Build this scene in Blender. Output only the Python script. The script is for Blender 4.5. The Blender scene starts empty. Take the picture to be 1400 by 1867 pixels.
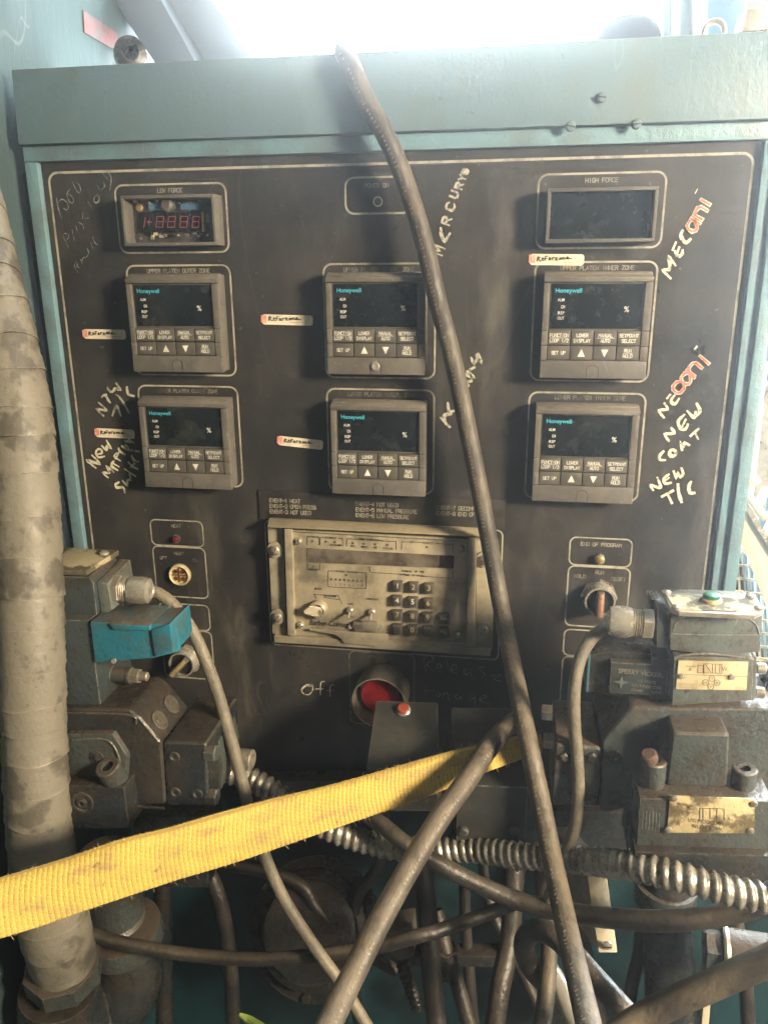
import bpy, bmesh, math, random
from mathutils import Vector, Matrix
random.seed(7)
# ------------------------------------------------------------------ camera (solved from the panel's printed grid)
F = 1460.0; CX, CY = 700.0, 933.5
a = Vector((-8360 - CX, 555 - CY, F)).normalized(); a = -a
b = Vector((745 - CX, 5700 - CY, F)).normalized()
b = (b - a * a.dot(b)).normalized()
n = a.cross(b)
RX = Vector((a.x, n.x, -b.x)); RY = Vector((a.y, n.y, -b.y)); RZ = Vector((a.z, n.z, -b.z))   # camera right, down, forward in world
CAM = RZ * (-0.76 / RZ.y); CAM.y = -0.76
CAM = Vector((-RZ.x / RZ.y * 0.76, -0.76, -RZ.z / RZ.y * 0.76))
def ray(px, py): return RZ + RX * ((px - CX) / F) + RY * ((py - CY) / F)
def W(px, py, d=0.0):
    r = ray(px, py); return CAM + r * ((-d - CAM.y) / r.y)
def D(px, py, dep): return CAM + ray(px, py) * dep
def depth(p): return (Vector(p) - CAM).dot(RZ)
def mm(px, p): return px * depth(p) / F          # pixel length -> metres at p
scene = bpy.context.scene
cd = bpy.data.cameras.new('camera'); cam = bpy.data.objects.new('camera', cd); scene.collection.objects.link(cam)
cam.matrix_world = Matrix(((RX.x, -RY.x, -RZ.x, CAM.x), (RX.y, -RY.y, -RZ.y, CAM.y), (RX.z, -RY.z, -RZ.z, CAM.z), (0, 0, 0, 1)))
cd.sensor_fit = 'HORIZONTAL'; cd.sensor_width = 36; cd.lens = F / 1400 * 36; cd.clip_start = 0.01; cd.clip_end = 100
scene.camera = cam
# ------------------------------------------------------------------ world, lamps, exposure
w = bpy.data.worlds.new('World'); scene.world = w; w.use_nodes = True
w.node_tree.nodes['Background'].inputs[0].default_value = (0.72, 0.85, 1.0, 1)
w.node_tree.nodes['Background'].inputs[1].default_value = 0.035
scene.view_settings.view_transform = 'Standard'; scene.view_settings.look = 'None'
scene.view_settings.exposure = 0; scene.view_settings.gamma = 1
scene.cycles.use_denoising = True; scene.cycles.max_bounces = 6
scene.cycles.volume_bounces = 0
def area(name, loc, target, size, energy, col, sy=None):
    l = bpy.data.lights.new(name, 'AREA'); l.size = size; l.energy = energy; l.color = col
    if sy: l.shape = 'RECTANGLE'; l.size_y = sy
    o = bpy.data.objects.new(name, l); scene.collection.objects.link(o); o.location = loc
    o.rotation_euler = (Vector(target) - Vector(loc)).to_track_quat('-Z', 'Y').to_euler(); return o
area('doorway_light', (1.45, -1.0, .56), (0, 0, 0), 0.30, 120, (1, .83, .60))
area('fill_light', (0.3, -1.9, 2.6), (0, 0, -.2), 1.8, 3.5, (1, .88, .66))  # weak overhead fill added at the camera side, no visible source
HAZE = 0.11
# ------------------------------------------------------------------ materials
def mat(name, col, rough=.5, metal=0.0, dirt=None, amt=.5, scale=25, bump=.15, fine=600, dust=None, dustamt=0., wear=None, wearamt=.6, stretch=None, rvar=.15, spec=.5, coat=0, lo=.42, hi=.62, fineamt=.12, smear=None, scratch=None, speck=None):
    m = bpy.data.materials.new(name); m.use_nodes = True; nt = m.node_tree; N = nt.nodes; L = nt.links
    bs = N['Principled BSDF']; geo = N.new('ShaderNodeNewGeometry')
    vec = geo.outputs['Position']
    if stretch:
        mp = N.new('ShaderNodeMapping'); mp.inputs['Scale'].default_value = stretch; L.new(vec, mp.inputs[0]); vec = mp.outputs[0]
    def noise(s, det=4, r=.6, v=vec):
        t = N.new('ShaderNodeTexNoise'); t.inputs['Scale'].default_value = s; t.inputs['Detail'].default_value = det; t.inputs['Roughness'].default_value = r
        L.new(v, t.inputs['Vector']); return t.outputs[0]
    def mr(src, a0, a1, b0=0, b1=1):
        t = N.new('ShaderNodeMapRange'); t.interpolation_type = 'SMOOTHSTEP' if b0 == 0 else 'LINEAR'
        for i, v in enumerate((a0, a1, b0, b1)): t.inputs[i + 1].default_value = v
        L.new(src, t.inputs[0]); return t.outputs[0]
    def mix(f, c1, c2):
        t = N.new('ShaderNodeMix'); t.data_type = 'RGBA'
        if isinstance(f, (int, float)): t.inputs[0].default_value = f
        else: L.new(f, t.inputs[0])
        for s, c in ((6, c1), (7, c2)):
            if isinstance(c, tuple): t.inputs[s].default_value = (*c, 1)
            else: L.new(c, t.inputs[s])
        return t.outputs[2]
    def math_(op, x, y):
        t = N.new('ShaderNodeMath'); t.operation = op
        for i, v in enumerate((x, y)):
            if isinstance(v, (int, float)): t.inputs[i].default_value = v
            else: L.new(v, t.inputs[i])
        return t.outputs[0]
    big = noise(scale, 7, .65); fin = noise(fine, 3, .6)
    c = col
    if dirt: c = mix(math_('MULTIPLY', mr(big, lo, hi), amt), col, dirt)
    c = mix(fineamt, c, mix(fin, tuple(x * .35 for x in col), tuple(min(1, x * 1.9) for x in col)))
    if smear:
        mp2 = N.new('ShaderNodeMapping'); mp2.inputs['Scale'].default_value = (9, 9, 2.2); mp2.inputs['Rotation'].default_value = (0, .25, 0); L.new(geo.outputs['Position'], mp2.inputs[0])
        f = math_('MULTIPLY', mr(noise(1.6, 8, .72, mp2.outputs[0]), .50, .74), mr(noise(5, 3, .5, geo.outputs['Position']), .38, .62)); c = mix(math_('MULTIPLY', f, smear[1]), c, smear[0])
    if speck:
        c = mix(math_('MULTIPLY', mr(noise(speck[2], 2, .5, geo.outputs['Position']), .70, .76), speck[1]), c, speck[0])
    if scratch:
        for k_, (sc_, off) in enumerate(((7, 0), (16, 3.1), (34, 7.7))):
            mp3 = N.new('ShaderNodeMapping'); mp3.inputs['Location'].default_value = (off, off, off); mp3.inputs['Rotation'].default_value = (0, .5 + k_, 0); mp3.inputs['Scale'].default_value = (1, 1, .35); L.new(geo.outputs['Position'], mp3.inputs[0])
            band = math_('ABSOLUTE', math_('SUBTRACT', noise(sc_, 1.5, .45, mp3.outputs[0]), .5), 0)
            f = math_('MULTIPLY', mr(band, .0032, .0008), mr(noise(sc_ * 1.7, 2, .5, mp3.outputs[0]), .52, .62)); c = mix(math_('MULTIPLY', f, scratch[1]), c, scratch[0])
    if dust:
        sx = N.new('ShaderNodeSeparateXYZ'); L.new(geo.outputs['Normal'], sx.inputs[0])
        f = math_('MULTIPLY', mr(sx.outputs[2], .25, .85), mr(noise(scale * 2.2, 6, .7), .25, .6))
        c = mix(math_('MULTIPLY', f, dustamt), c, dust)
    ms = None
    if wear:
        bv = N.new('ShaderNodeBevel'); bv.samples = 4; bv.inputs[0].default_value = .0016
        dt = N.new('ShaderNodeVectorMath'); dt.operation = 'DOT_PRODUCT'; L.new(bv.outputs[0], dt.inputs[0]); L.new(geo.outputs['Normal'], dt.inputs[1])
        e = mr(dt.outputs['Value'], .992, .90); ms = math_('MULTIPLY', math_('MULTIPLY', e, mr(noise(scale * 5, 5, .7), .38, .58)), wearamt)
        c = mix(ms, c, wear)
    L.new(c, bs.inputs['Base Color'])
    bs.inputs['Metallic'].default_value = metal
    if ms is not None and metal < .5:
        L.new(math_('MULTIPLY', ms, .5), bs.inputs['Metallic'])
    r = mr(noise(scale * 3, 5, .65), .3, .7, max(.03, rough - rvar), min(1, rough + rvar)); L.new(r, bs.inputs['Roughness'])
    bs.inputs['Specular IOR Level'].default_value = spec
    if coat: bs.inputs['Coat Weight'].default_value = coat
    if bump:
        bp = N.new('ShaderNodeBump'); bp.inputs['Strength'].default_value = 1; bp.inputs['Distance'].default_value = bump * .001
        h = math_('ADD', math_('MULTIPLY', noise(scale * 6, 5, .6), 3.0), fin); L.new(h, bp.inputs['Height']); L.new(bp.outputs[0], bs.inputs['Normal'])
    m['c'] = 1
    return m
def flat(name, col, rough=.6, metal=0, emit=None, st=1):
    m = bpy.data.materials.new(name); m.use_nodes = True; bs = m.node_tree.nodes['Principled BSDF']
    bs.inputs['Base Color'].default_value = (*col, 1); bs.inputs['Roughness'].default_value = rough; bs.inputs['Metallic'].default_value = metal
    if emit: bs.inputs['Emission Color'].default_value = (*emit, 1); bs.inputs['Emission Strength'].default_value = st
    return m
GR = (.075, .058, .038)
M = dict(
 teal=mat('teal_paint', (.105, .165, .19), .42, 0, (.11, .14, .13), .7, 26, .12, dust=(.16, .14, .1), dustamt=.5, wear=(.3, .26, .2), wearamt=.3, lo=.50, hi=.72, stretch=(1, 1, .6), smear=((.13, .145, .13), .6), scratch=((.30, .36, .33), .12), speck=((.09, .09, .07), .6, 90)),
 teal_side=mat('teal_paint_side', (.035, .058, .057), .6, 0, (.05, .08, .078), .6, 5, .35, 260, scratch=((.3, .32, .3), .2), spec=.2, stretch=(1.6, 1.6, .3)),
 teal_bright=mat('teal_paint_frame', (.13, .235, .27), .45, 0, (.11, .145, .15), .8, 22, .3, wear=(.35, .33, .27), wearamt=.5),
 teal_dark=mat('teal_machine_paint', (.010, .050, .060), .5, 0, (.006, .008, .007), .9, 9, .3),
 face=mat('black_face_panel', (.021, .0202, .0190), .44, 0, (.058, .051, .040), .85, 9, .12, 500, lo=.40, hi=.70, fineamt=.3, rvar=.2, smear=((.125, .113, .088), .85), scratch=((.12, .11, .09), .22), speck=((.16, .145, .11), .6, 170)),
 cream=mat('cream_print', (.36, .33, .25), .6, 0, (.13, .12, .09), .8, 60, 0, lo=.45, hi=.62),
 faint=mat('worn_print', (.27, .25, .20), .6, 0, (.05, .046, .038), .9, 90, 0, lo=.45, hi=.58),
 marker=mat('paint_marker', (.66, .61, .43), .55, 0, (.10, .095, .07), .9, 260, 0, lo=.52, hi=.62),
 markred=mat('red_marker', (.55, .07, .05), .55, 0, (.5, .3, .2), .6, 300, 0),
 chalk=mat('chalk', (.36, .345, .30), .8, 0, (.05, .05, .045), .95, 260, 0, lo=.42, hi=.6),
 plastic=mat('grey_brown_plastic', (.098, .090, .077), .46, 0, (.16, .145, .115), .6, 40, .1, 900, speck=((.3, .27, .2), .5, 200), scratch=((.25, .23, .18), .35), dust=(.24, .21, .16), dustamt=.6, wear=(.26, .23, .18), wearamt=.5),
 key=mat('dark_key_plastic', (.072, .065, .054), .5, 0, (.11, .095, .07), .6, 60, .08, 900, wear=(.2, .18, .14), wearamt=.6),
 keytop=mat('worn_key_top', (.040, .036, .030), .45, 0, (.08, .07, .05), .6, 80, .05),
 prog=mat('dusty_red_window', (.045, .032, .028), .3, 0, (.17, .145, .105), .95, 18, 0, lo=.36, hi=.56),
 lens2=mat('clean_red_window', (.022, .012, .014), .2, 0, (.06, .05, .04), .8, 60, 0),
 glass=mat('dark_display_window', (.006, .009, .010), .20, 0, (.05, .052, .045), .5, 45, 0, lo=.5, hi=.72, spec=.5),
 white=mat('white_print', (.75, .74, .62), .6, 0, (.35, .33, .25), .6, 150, 0),
 blueprint=mat('blue_print', (.07, .48, .62), .6, 0, (.04, .25, .3), .5, 200, 0),
 black=mat('black_gap', (.008, .008, .008), .6, 0, (.02, .018, .014), .6, 60, .05),
 beige=mat('beige_steel', (.33, .29, .205), .42, .25, (.13, .11, .075), .85, 26, .1, 900, dust=(.42, .34, .2), dustamt=.5, wear=(.55, .47, .3), wearamt=.55, lo=.40, hi=.64),
 beigeface=mat('beige_front_plate', (.38, .325, .22), .5, .1, (.12, .105, .072), .9, 24, .08, 900, lo=.42, hi=.63, smear=((.12, .10, .07), .8), speck=((.08, .065, .04), .7, 140)),
 steel=mat('dull_steel', (.34, .305, .235), .38, .55, (.12, .10, .072), .7, 24, .12, wear=(.7, .65, .52), wearamt=.6),
 bright=mat('worn_zinc', (.52, .49, .41), .24, .6, (.24, .21, .155), .6, 22, .08, lo=.45, hi=.72),
 sticker=mat('sticker_paper', (.74, .64, .48), .6, 0, (.48, .36, .22), .5, 80, 0),
 red=mat('red_plastic', (.42, .012, .014), .38, 0, (.14, .01, .01), .5, 70, .05),
 redlens=mat('dark_red_lens', (.10, .012, .02), .35, 0, (.03, .01, .01), .6, 200, 0),
 orange=mat('orange_button', (.36, .06, .02), .45, 0, (.2, .05, .03), .6, 120, .1),
 casting=mat('grimy_casting', (.050, .060, .056), .33, .15, (.045, .036, .025), .9, 30, .4, 420, speck=((.02, .017, .012), .8, 60), smear=((.14, .115, .08), .7), dust=(.085, .062, .042), dustamt=.95, wear=(.30, .28, .21), wearamt=.55, lo=.42, hi=.66),
 castdark=mat('oily_casting', (.018, .022, .023), .27, .2, (.034, .027, .018), .9, 24, .35, 420, speck=((.09, .075, .05), .6, 110), smear=((.06, .048, .033), .7), dust=(.045, .035, .025), dustamt=.9, wear=(.26, .23, .17), wearamt=.6),
 valve=mat('grey_green_valve_paint', (.105, .122, .108), .33, .1, (.075, .066, .048), .85, 34, .25, 420, speck=((.04, .034, .025), .8, 80), smear=((.20, .18, .13), .6), scratch=((.4, .38, .3), .4), dust=(.13, .1, .07), dustamt=.6, wear=(.42, .40, .31), wearamt=.65),
 valvedark=mat('dark_valve_body', (.036, .048, .050), .36, .1, (.03, .026, .019), .8, 30, .35, 420, dust=(.08, .062, .045), dustamt=.8, wear=(.5, .46, .34), wearamt=.7),
 bluecap=mat('blue_coil_cover', (.016, .155, .22), .36, 0, (.06, .085, .08), .9, 24, .3, 420, dust=(.115, .088, .062), dustamt=1, wear=(.22, .34, .34), wearamt=.5, lo=.47, hi=.68),
 plate=mat('yellowed_label', (.55, .46, .27), .5, 0, (.26, .19, .10), .8, 50, .05, speck=((.1, .07, .04), .7, 170)),
 toplabel=mat('stained_lid_label', (.36, .31, .19), .6, 0, (.035, .03, .022), .97, 24, .15, lo=.47, hi=.53, spec=.15),
 brass=mat('corroded_brass_plate', (.62, .50, .27), .4, .2, (.07, .042, .02), .97, 34, .3, lo=.44, hi=.56, speck=((.04, .03, .02), .8, 150), smear=((.16, .10, .05), .9)),
 hose=mat('dusty_rubber_hose', (.045, .039, .030), .55, 0, (.11, .09, .062), .85, 30, .35, 500, speck=((.02, .017, .012), .7, 140), smear=((.17, .14, .10), .7), scratch=((.2, .17, .12), .5), dust=(.19, .15, .10), dustamt=.6, stretch=(1, 1, .6)),
 hosedark=mat('black_rubber', (.020, .018, .015), .38, 0, (.05, .042, .03), .8, 30, .35, 400, speck=((.10, .085, .06), .5, 140), dust=(.10, .082, .058), dustamt=.7),
 cable=mat('grey_cable', (.13, .115, .085), .45, 0, (.22, .19, .135), .7, 60, .3, 600, dust=(.27, .225, .16), dustamt=.6),
 tape=mat('beige_tape_wrap', (.175, .158, .120), .56, 0, (.068, .060, .046), .9, 24, .22, 260, lo=.49, hi=.58, smear=((.36, .32, .23), .6), speck=((.07, .06, .04), .6, 130), wear=(.42, .37, .27), wearamt=.6),
 conduit=mat('armoured_conduit', (.36, .335, .275), .30, .55, (.06, .05, .035), .85, 50, .15, lo=.42, hi=.66),
 strip=mat('engraved_strip', (.022, .021, .019), .4, 0, (.05, .045, .035), .7, 30, .05),
 boxm=mat('dark_grey_box', (.030, .031, .027), .55, .1, (.07, .062, .045), .8, 25, .15, 500, wear=(.42, .39, .31), wearamt=.9, smear=((.09, .08, .06), .6), scratch=((.14, .13, .1), .5)),
 pcb=mat('circuit_board', (.03, .03, .028), .5, 0, (.09, .08, .06), .7, 160, .3),
 chip=mat('blue_ceramic_chip', (.05, .13, .22), .5, 0, (.10, .16, .22), .5, 300, .1),
 seg=flat('unlit_red_segment', (.22, .05, .055), .5),
 gold=mat('brass_insert', (.55, .40, .18), .35, .6, (.2, .13, .05), .6, 90, .1),
 copper=mat('copper_insert', (.38, .17, .08), .35, .6, (.12, .06, .03), .6, 120, .1),
 sock=mat('cream_socket_insert', (.58, .47, .24), .5, 0, (.4, .3, .14), .6, 120, .1),
 wallgrey=mat('far_wall_paint', (.10, .12, .15), .85, 0, (.07, .08, .10), .5, 2, 0, spec=.1),
 dome=mat('dark_motor_paint', (.03, .035, .045), .95, 0, (.02, .024, .03), .5, 20, 0, spec=.03),
 creamcol=mat('cream_column_paint', (.34, .30, .21), .6, 0, (.22, .19, .13), .5, 8, .1),
 bluecol=mat('blue_column_paint', (.05, .15, .24), .5, 0, (.04, .10, .16), .5, 8, .1),
 whiteg=mat('white_guard_paint', (.52, .47, .36), .5, 0, (.36, .31, .22), .5, 14, .1),
 green=mat('green_knob', (.01, .13, .06), .4, 0, (.01, .06, .035), .5, 100, .05),
 concrete=mat('concrete_floor', (.09, .085, .075), .8, 0, (.05, .045, .04), .6, 6, .5),
)
# ------------------------------------------------------------------ mesh builder
OR = {}
class MB:
    def __init__(s): s.v = []; s.f = []; s.uv = None
    def add(s, vs, fs):
        o = len(s.v); s.v += [Vector(v) for v in vs]; s.f += [tuple(i + o for i in f) for f in fs]; return s
    def hexa(s, fr, bk):                      # two matching polygons joined by sides
        k = len(fr)
        return s.add(list(fr) + list(bk), [tuple(range(k)), tuple(range(2 * k - 1, k - 1, -1))] + [((i + 1) % k, i, k + i, k + (i + 1) % k) for i in range(k)])
    def prism(s, poly, d1, d0):               # polygon seen in the photo, at its own distance in front of the panel
        fr = [W(x, y, d1) for x, y in poly]; bk = [Vector((p.x, -d0, p.z)) for p in fr]; return s.hexa(fr, bk)
    def box(s, x0, x1, y0, y1, z0, z1):
        return s.hexa([(x0, y0, z0), (x1, y0, z0), (x1, y0, z1), (x0, y0, z1)], [(x0, y1, z0), (x1, y1, z0), (x1, y1, z1), (x0, y1, z1)])
    def lathe(s, prof, c, axis, n=32, hexn=None):        # prof: (r, t) along axis
        ax = Vector(axis).normalized(); u = ax.orthogonal().normalized()
        if abs(ax.y) > .9: u = Vector((0, 0, 1))
        if abs(ax.x) > .9: u = Vector((0, 0, 1))
        u = (u - ax * u.dot(ax)).normalized(); v = ax.cross(u); c = Vector(c); n = hexn or n
        vs = []; fs = []
        for r, t in prof:
            for i in range(n):
                q = 2 * math.pi * i / n; vs.append(c + ax * t + (u * math.cos(q) + v * math.sin(q)) * r)
        for j in range(len(prof) - 1):
            for i in range(n): fs.append((j * n + i, j * n + (i + 1) % n, (j + 1) * n + (i + 1) % n, (j + 1) * n + i))
        if prof[0][0] > 0: fs.append(tuple(range(n - 1, -1, -1)))
        if prof[-1][0] > 0: fs.append(tuple((len(prof) - 1) * n + i for i in range(n)))
        return s.add(vs, fs)
    def tube(s, pts, rad, n=16, step=.004, mod=None, cap=True):
        P, R = spline(pts, rad, step); k = len(P); vs = []; fs = []; u = None; S = 0
        for i in range(k):
            t = (P[min(i + 1, k - 1)] - P[max(i - 1, 0)]).normalized()
            if u is None: u = t.orthogonal().normalized()
            u = (u - t * u.dot(t)).normalized(); v = t.cross(u)
            if i: S += (P[i] - P[i - 1]).length
            for j in range(n):
                q = 2 * math.pi * j / n; r = R[i] * (mod(S, q) if mod else 1); vs.append(P[i] + (u * math.cos(q) + v * math.sin(q)) * r)
        for i in range(k - 1):
            for j in range(n): fs.append((i * n + j, i * n + (j + 1) % n, (i + 1) * n + (j + 1) % n, (i + 1) * n + j))
        if cap: fs.append(tuple(range(n - 1, -1, -1))); fs.append(tuple((k - 1) * n + j for j in range(n)))
        return s.add(vs, fs)
    def ribbon(s, pts, wd, nrm=(0, -1, 0), closed=False, lift=0.0, taper=0, wn=0):
        nv = Vector(nrm); pts = [Vector(p) + nv * lift for p in pts]; k = len(pts); vs = []; fs = []
        if not closed and k > 1:
            e0 = (pts[0] - pts[1]).normalized() * wd * .4; e1 = (pts[-1] - pts[-2]).normalized() * wd * .4
            pts[0] = pts[0] + e0; pts[-1] = pts[-1] + e1
        for i in range(k):
            if closed: t0 = (pts[i] - pts[i - 1]); t1 = (pts[(i + 1) % k] - pts[i])
            else: t0 = pts[i] - pts[max(i - 1, 0)]; t1 = pts[min(i + 1, k - 1)] - pts[i]
            if t0.length < 1e-9: t0 = t1
            if t1.length < 1e-9: t1 = t0
            t0.normalize(); t1.normalize(); t = (t0 + t1)
            if t.length < 1e-3: t = t0.copy()
            t.normalize(); side = nv.cross(t); cs = max(.5, abs(t.dot(t0))); h = wd / 2 / cs
            if wn: h *= 1 + wn * (random.random() * 2 - 1)
            if taper and not closed: h *= 1 - taper * abs(2 * i / max(1, k - 1) - 1) ** 2
            vs += [pts[i] + side * h, pts[i] - side * h]
        for i in range(k if closed else k - 1):
            j = (i + 1) % k; fs.append((2 * i, 2 * i + 1, 2 * j + 1, 2 * j))
        return s.add(vs, fs)
    def build(s, name, m, parent=None, bev=0, seg=2, loc=None, label=None, kind=None, sharp=.6, smooth=True):
        bm = bmesh.new(); vs = [bm.verts.new(v) for v in s.v]
        for f in s.f:
            try: bm.faces.new([vs[i] for i in f])
            except ValueError: pass
        bm.normal_update()
        if bev:
            es = [e for e in bm.edges if len(e.link_faces) == 2 and e.calc_face_angle(0) > .5]
            bmesh.ops.bevel(bm, geom=es, offset=bev, segments=seg, affect='EDGES', clamp_overlap=True, profile=.6)
        if any(len(f.verts) > 3 for f in bm.faces) and bev == 0 and False: pass
        bmesh.ops.recalc_face_normals(bm, faces=bm.faces) if len(bm.faces) and all(e.is_manifold for e in bm.edges) else None
        lo = Vector((min(v.co[i] for v in bm.verts) for i in range(3))); hi = Vector((max(v.co[i] for v in bm.verts) for i in range(3)))
        c = Vector(loc) if loc is not None else (lo + hi) / 2
        for v in bm.verts: v.co -= c
        me = bpy.data.meshes.new(name); bm.to_mesh(me); bm.free(); me.materials.append(m)
        if smooth:
            me.polygons.foreach_set('use_smooth', [True] * len(me.polygons)); me.set_sharp_from_angle(angle=sharp)
        o = bpy.data.objects.new(name, me); scene.collection.objects.link(o)
        OR[o.name] = c
        if parent: o.parent = parent; o.location = c - OR[parent.name]
        else: o.location = c
        if label: o['label'] = label
        if kind: o['kind'] = kind
        return o
def spline(pts, rad, step):
    pts = [Vector(p) for p in pts]
    if not isinstance(rad, (list, tuple)): rad = [rad] * len(pts)
    P = []; R = []
    for i in range(len(pts) - 1):
        p0, p1, p2, p3 = pts[max(i - 1, 0)], pts[i], pts[i + 1], pts[min(i + 2, len(pts) - 1)]
        k = max(1, int((p2 - p1).length / step))
        for j in range(k):
            t = j / k; t2 = t * t; t3 = t2 * t
            P.append(.5 * ((2 * p1) + (p2 - p0) * t + (2 * p0 - 5 * p1 + 4 * p2 - p3) * t2 + (3 * p1 - p0 - 3 * p2 + p3) * t3)); R.append(rad[i] + (rad[i + 1] - rad[i]) * t)
    P.append(pts[-1]); R.append(rad[-1]); return P, R
def thing(name, loc, label, cat, group=None):
    o = bpy.data.objects.new(name, None); scene.collection.objects.link(o); o.location = loc; o.empty_display_size = .02
    OR[o.name] = Vector(loc); tag(o, label, cat, group); return o
def tag(o, label, cat, group=None):
    o['label'] = label; o['category'] = cat
    if group: o['group'] = group
    return o
def solo(mb, name, m, label, cat, group=None, **k): return tag(mb.build(name, m, None, **k), label, cat, group)
def copy_tree(o, parent=None):
    c = o.copy(); scene.collection.objects.link(c)
    OR[c.name] = OR[o.name]
    if parent: c.parent = parent
    for ch in o.children: copy_tree(ch, c)
    return c
def rrect(x0, x1, z0, z1, r, y=0, n=6):
    pts = []
    for cx, cz, a0 in ((x1 - r, z1 - r, 0), (x0 + r, z1 - r, 90), (x0 + r, z0 + r, 180), (x1 - r, z0 + r, 270)):
        for i in range(n + 1):
            q = math.radians(a0 + 90 * i / n); pts.append(Vector((cx + r * math.cos(q), y, cz + r * math.sin(q))))
    return pts
# ------------------------------------------------------------------ engraved stroke lettering on a 4 x 6 grid
G = {'A': '00 26 40;12 32', 'B': '00 06 36 45 44 33 03;33 42 41 30 00', 'C': '45 36 16 05 01 10 30 41', 'D': '00 06 26 45 41 20 00', 'E': '40 00 06 46;03 33', 'F': '00 06 46;03 33',
 'G': '45 36 16 05 01 10 30 41 43 23', 'H': '00 06;40 46;03 43', 'I': '20 26', 'J': '46 41 30 10 01', 'K': '00 06;46 02;13 40', 'L': '06 00 40', 'M': '00 06 23 46 40', 'N': '00 06 40 46',
 'O': '10 01 05 16 36 45 41 30 10', 'P': '00 06 36 45 44 33 03', 'Q': '10 01 05 16 36 45 41 30 10;22 40', 'R': '00 06 36 45 44 33 03;23 40', 'S': '45 36 16 05 04 13 33 42 41 30 10 01',
 'T': '06 46;26 20', 'U': '06 01 10 30 41 46', 'V': '06 20 46', 'W': '06 10 24 30 46', 'X': '00 46;06 40', 'Y': '06 23 46;23 20', 'Z': '06 46 00 40', '-': '03 43', '/': '00 46', '.': '20 21', '1': '15 26 20',
 '2': '05 16 36 45 44 00 40', '3': '05 16 36 45 44 33 42 41 30 10 01', '4': '30 36 02 42', '5': '46 06 04 34 43 41 30 00', '6': '46 16 05 01 10 30 41 42 33 03', '7': '06 46 10', '8': '13 04 05 16 36 45 44 33 13 02 01 10 30 41 42 33',
 '9': '40 41 45 36 16 05 04 13 43', '0': '10 01 05 16 36 45 41 30 10', ' ': ''}
def stroke(mb, s, c, h, adv=None, th=None, right=(1, 0, 0), up=(0, 0, 1), nrm=(0, -1, 0), lift=.0003, wd=.62, skip=()):
    right = Vector(right); up = Vector(up); c = Vector(c); adv = adv or h * .83; th = th or h * .13
    k = len(s)
    for i, ch in enumerate(s):
        if ch == ' ' or i in skip: continue
        o = c + right * ((i - k / 2) * adv + (adv - h * wd) / 2) - up * (h / 2)
        for j, part in enumerate(G[ch].split(';')):
            pts = [o + right * (int(q[0]) / 4 * h * wd) + up * (int(q[1]) / 6 * h) for q in part.split()]
            closed = len(pts) > 3 and (pts[0] - pts[-1]).length < 1e-7
            mb.ribbon(pts[:-1] if closed else pts, th, nrm, closed, lift + j * .00003)
    return mb
def textmesh(name, s, c, h, m, parent, right=(1, 0, 0), up=(0, 0, 1), bold=0, shear=0, width=None, align='CENTER', lift=.0003):
    cu = bpy.data.curves.new(name, 'FONT'); cu.body = s; cu.align_x = align; cu.align_y = 'CENTER'; cu.size = 1; cu.offset = bold; cu.shear = shear; cu.resolution_u = 3
    t = bpy.data.objects.new(name, cu); scene.collection.objects.link(t); bpy.context.view_layer.update()
    me = bpy.data.meshes.new_from_object(t.evaluated_get(bpy.context.evaluated_depsgraph_get())); bpy.data.objects.remove(t); bpy.data.curves.remove(cu)
    xs = [v.co.x for v in me.vertices]; sx = (width / (max(xs) - min(xs))) if width else h / .7
    right = Vector(right).normalized(); up = Vector(up).normalized(); nv = right.cross(up); c = Vector(c)
    ys = [v.co.y for v in me.vertices]; ym = (max(ys) + min(ys)) / 2
    for v in me.vertices: v.co = right * (v.co.x * sx) + up * ((v.co.y - ym) * h / .7) + nv * lift
    me.materials.append(m); me.name = name
    o = bpy.data.objects.new(name, me); scene.collection.objects.link(o); OR[o.name] = c
    if parent: o.parent = parent; o.location = c - OR[parent.name]
    else: o.location = c
    return o
def hand(mb, z0, sc, strokes, wd, d=.0006, taper=.35, jit=0):
    for j, st in enumerate(strokes):
        pts = [W(z0[0] + x * sc, z0[1] + y * sc, d + j * .00002) for x, y in st]
        if len(pts) > 2: pts, _ = spline(pts, 0, .0015)
        if len(pts) == 1: pts = [pts[0], pts[0] + Vector((.002, 0, .002))]
        mb.ribbon(pts, wd * random.uniform(.85, 1.15), taper=taper, wn=.22)
    return mb
def loop(cx, cy, r, n=9): return [(cx + r * math.cos(6.28 * i / n), cy + r * math.sin(6.28 * i / n)) for i in range(n + 1)]
def mmp(x, z, y=0): return Vector((x * .001, y, z * .001))
# ================================================================== SETTING behind
def struct(mb, name, m, **k): o = mb.build(name, m, kind='structure', **k); return o
struct(MB().box(-3, 3, -3, 2.1, -1.35, -1.25), 'floor', M['concrete'])
SKY = bpy.data.materials.new('overcast_sky_light'); SKY.use_nodes = True
nt = SKY.node_tree; nt.nodes.clear(); e = nt.nodes.new('ShaderNodeEmission'); e.inputs[0].default_value = (.86, .95, 1, 1); e.inputs[1].default_value = 42.0
oo = nt.nodes.new('ShaderNodeOutputMaterial'); nt.links.new(e.outputs[0], oo.inputs[0])
struct(MB().box(-4, 4, 2.3, 2.32, -2, 5), 'sky', SKY)
YW = -1.6      # far wall distance (negative = behind the panel)
wl = MB()
wl.hexa([W(-700, -900, YW), W(80, -900, YW), W(372, -5, YW), W(500, 180, YW), W(500, 420, YW), W(-700, 420, YW)], [p + Vector((0, .12, 0)) for p in (W(-700, -900, YW), W(80, -900, YW), W(372, -5, YW), W(500, 180, YW), W(500, 420, YW), W(-700, 420, YW))])
fw = thing('building_wall', W(400, 100, YW), 'pale grey-blue building wall left of the glaring window opening', 'wall')
wl.build('wall_panel', M['wallgrey'], fw)
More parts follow.
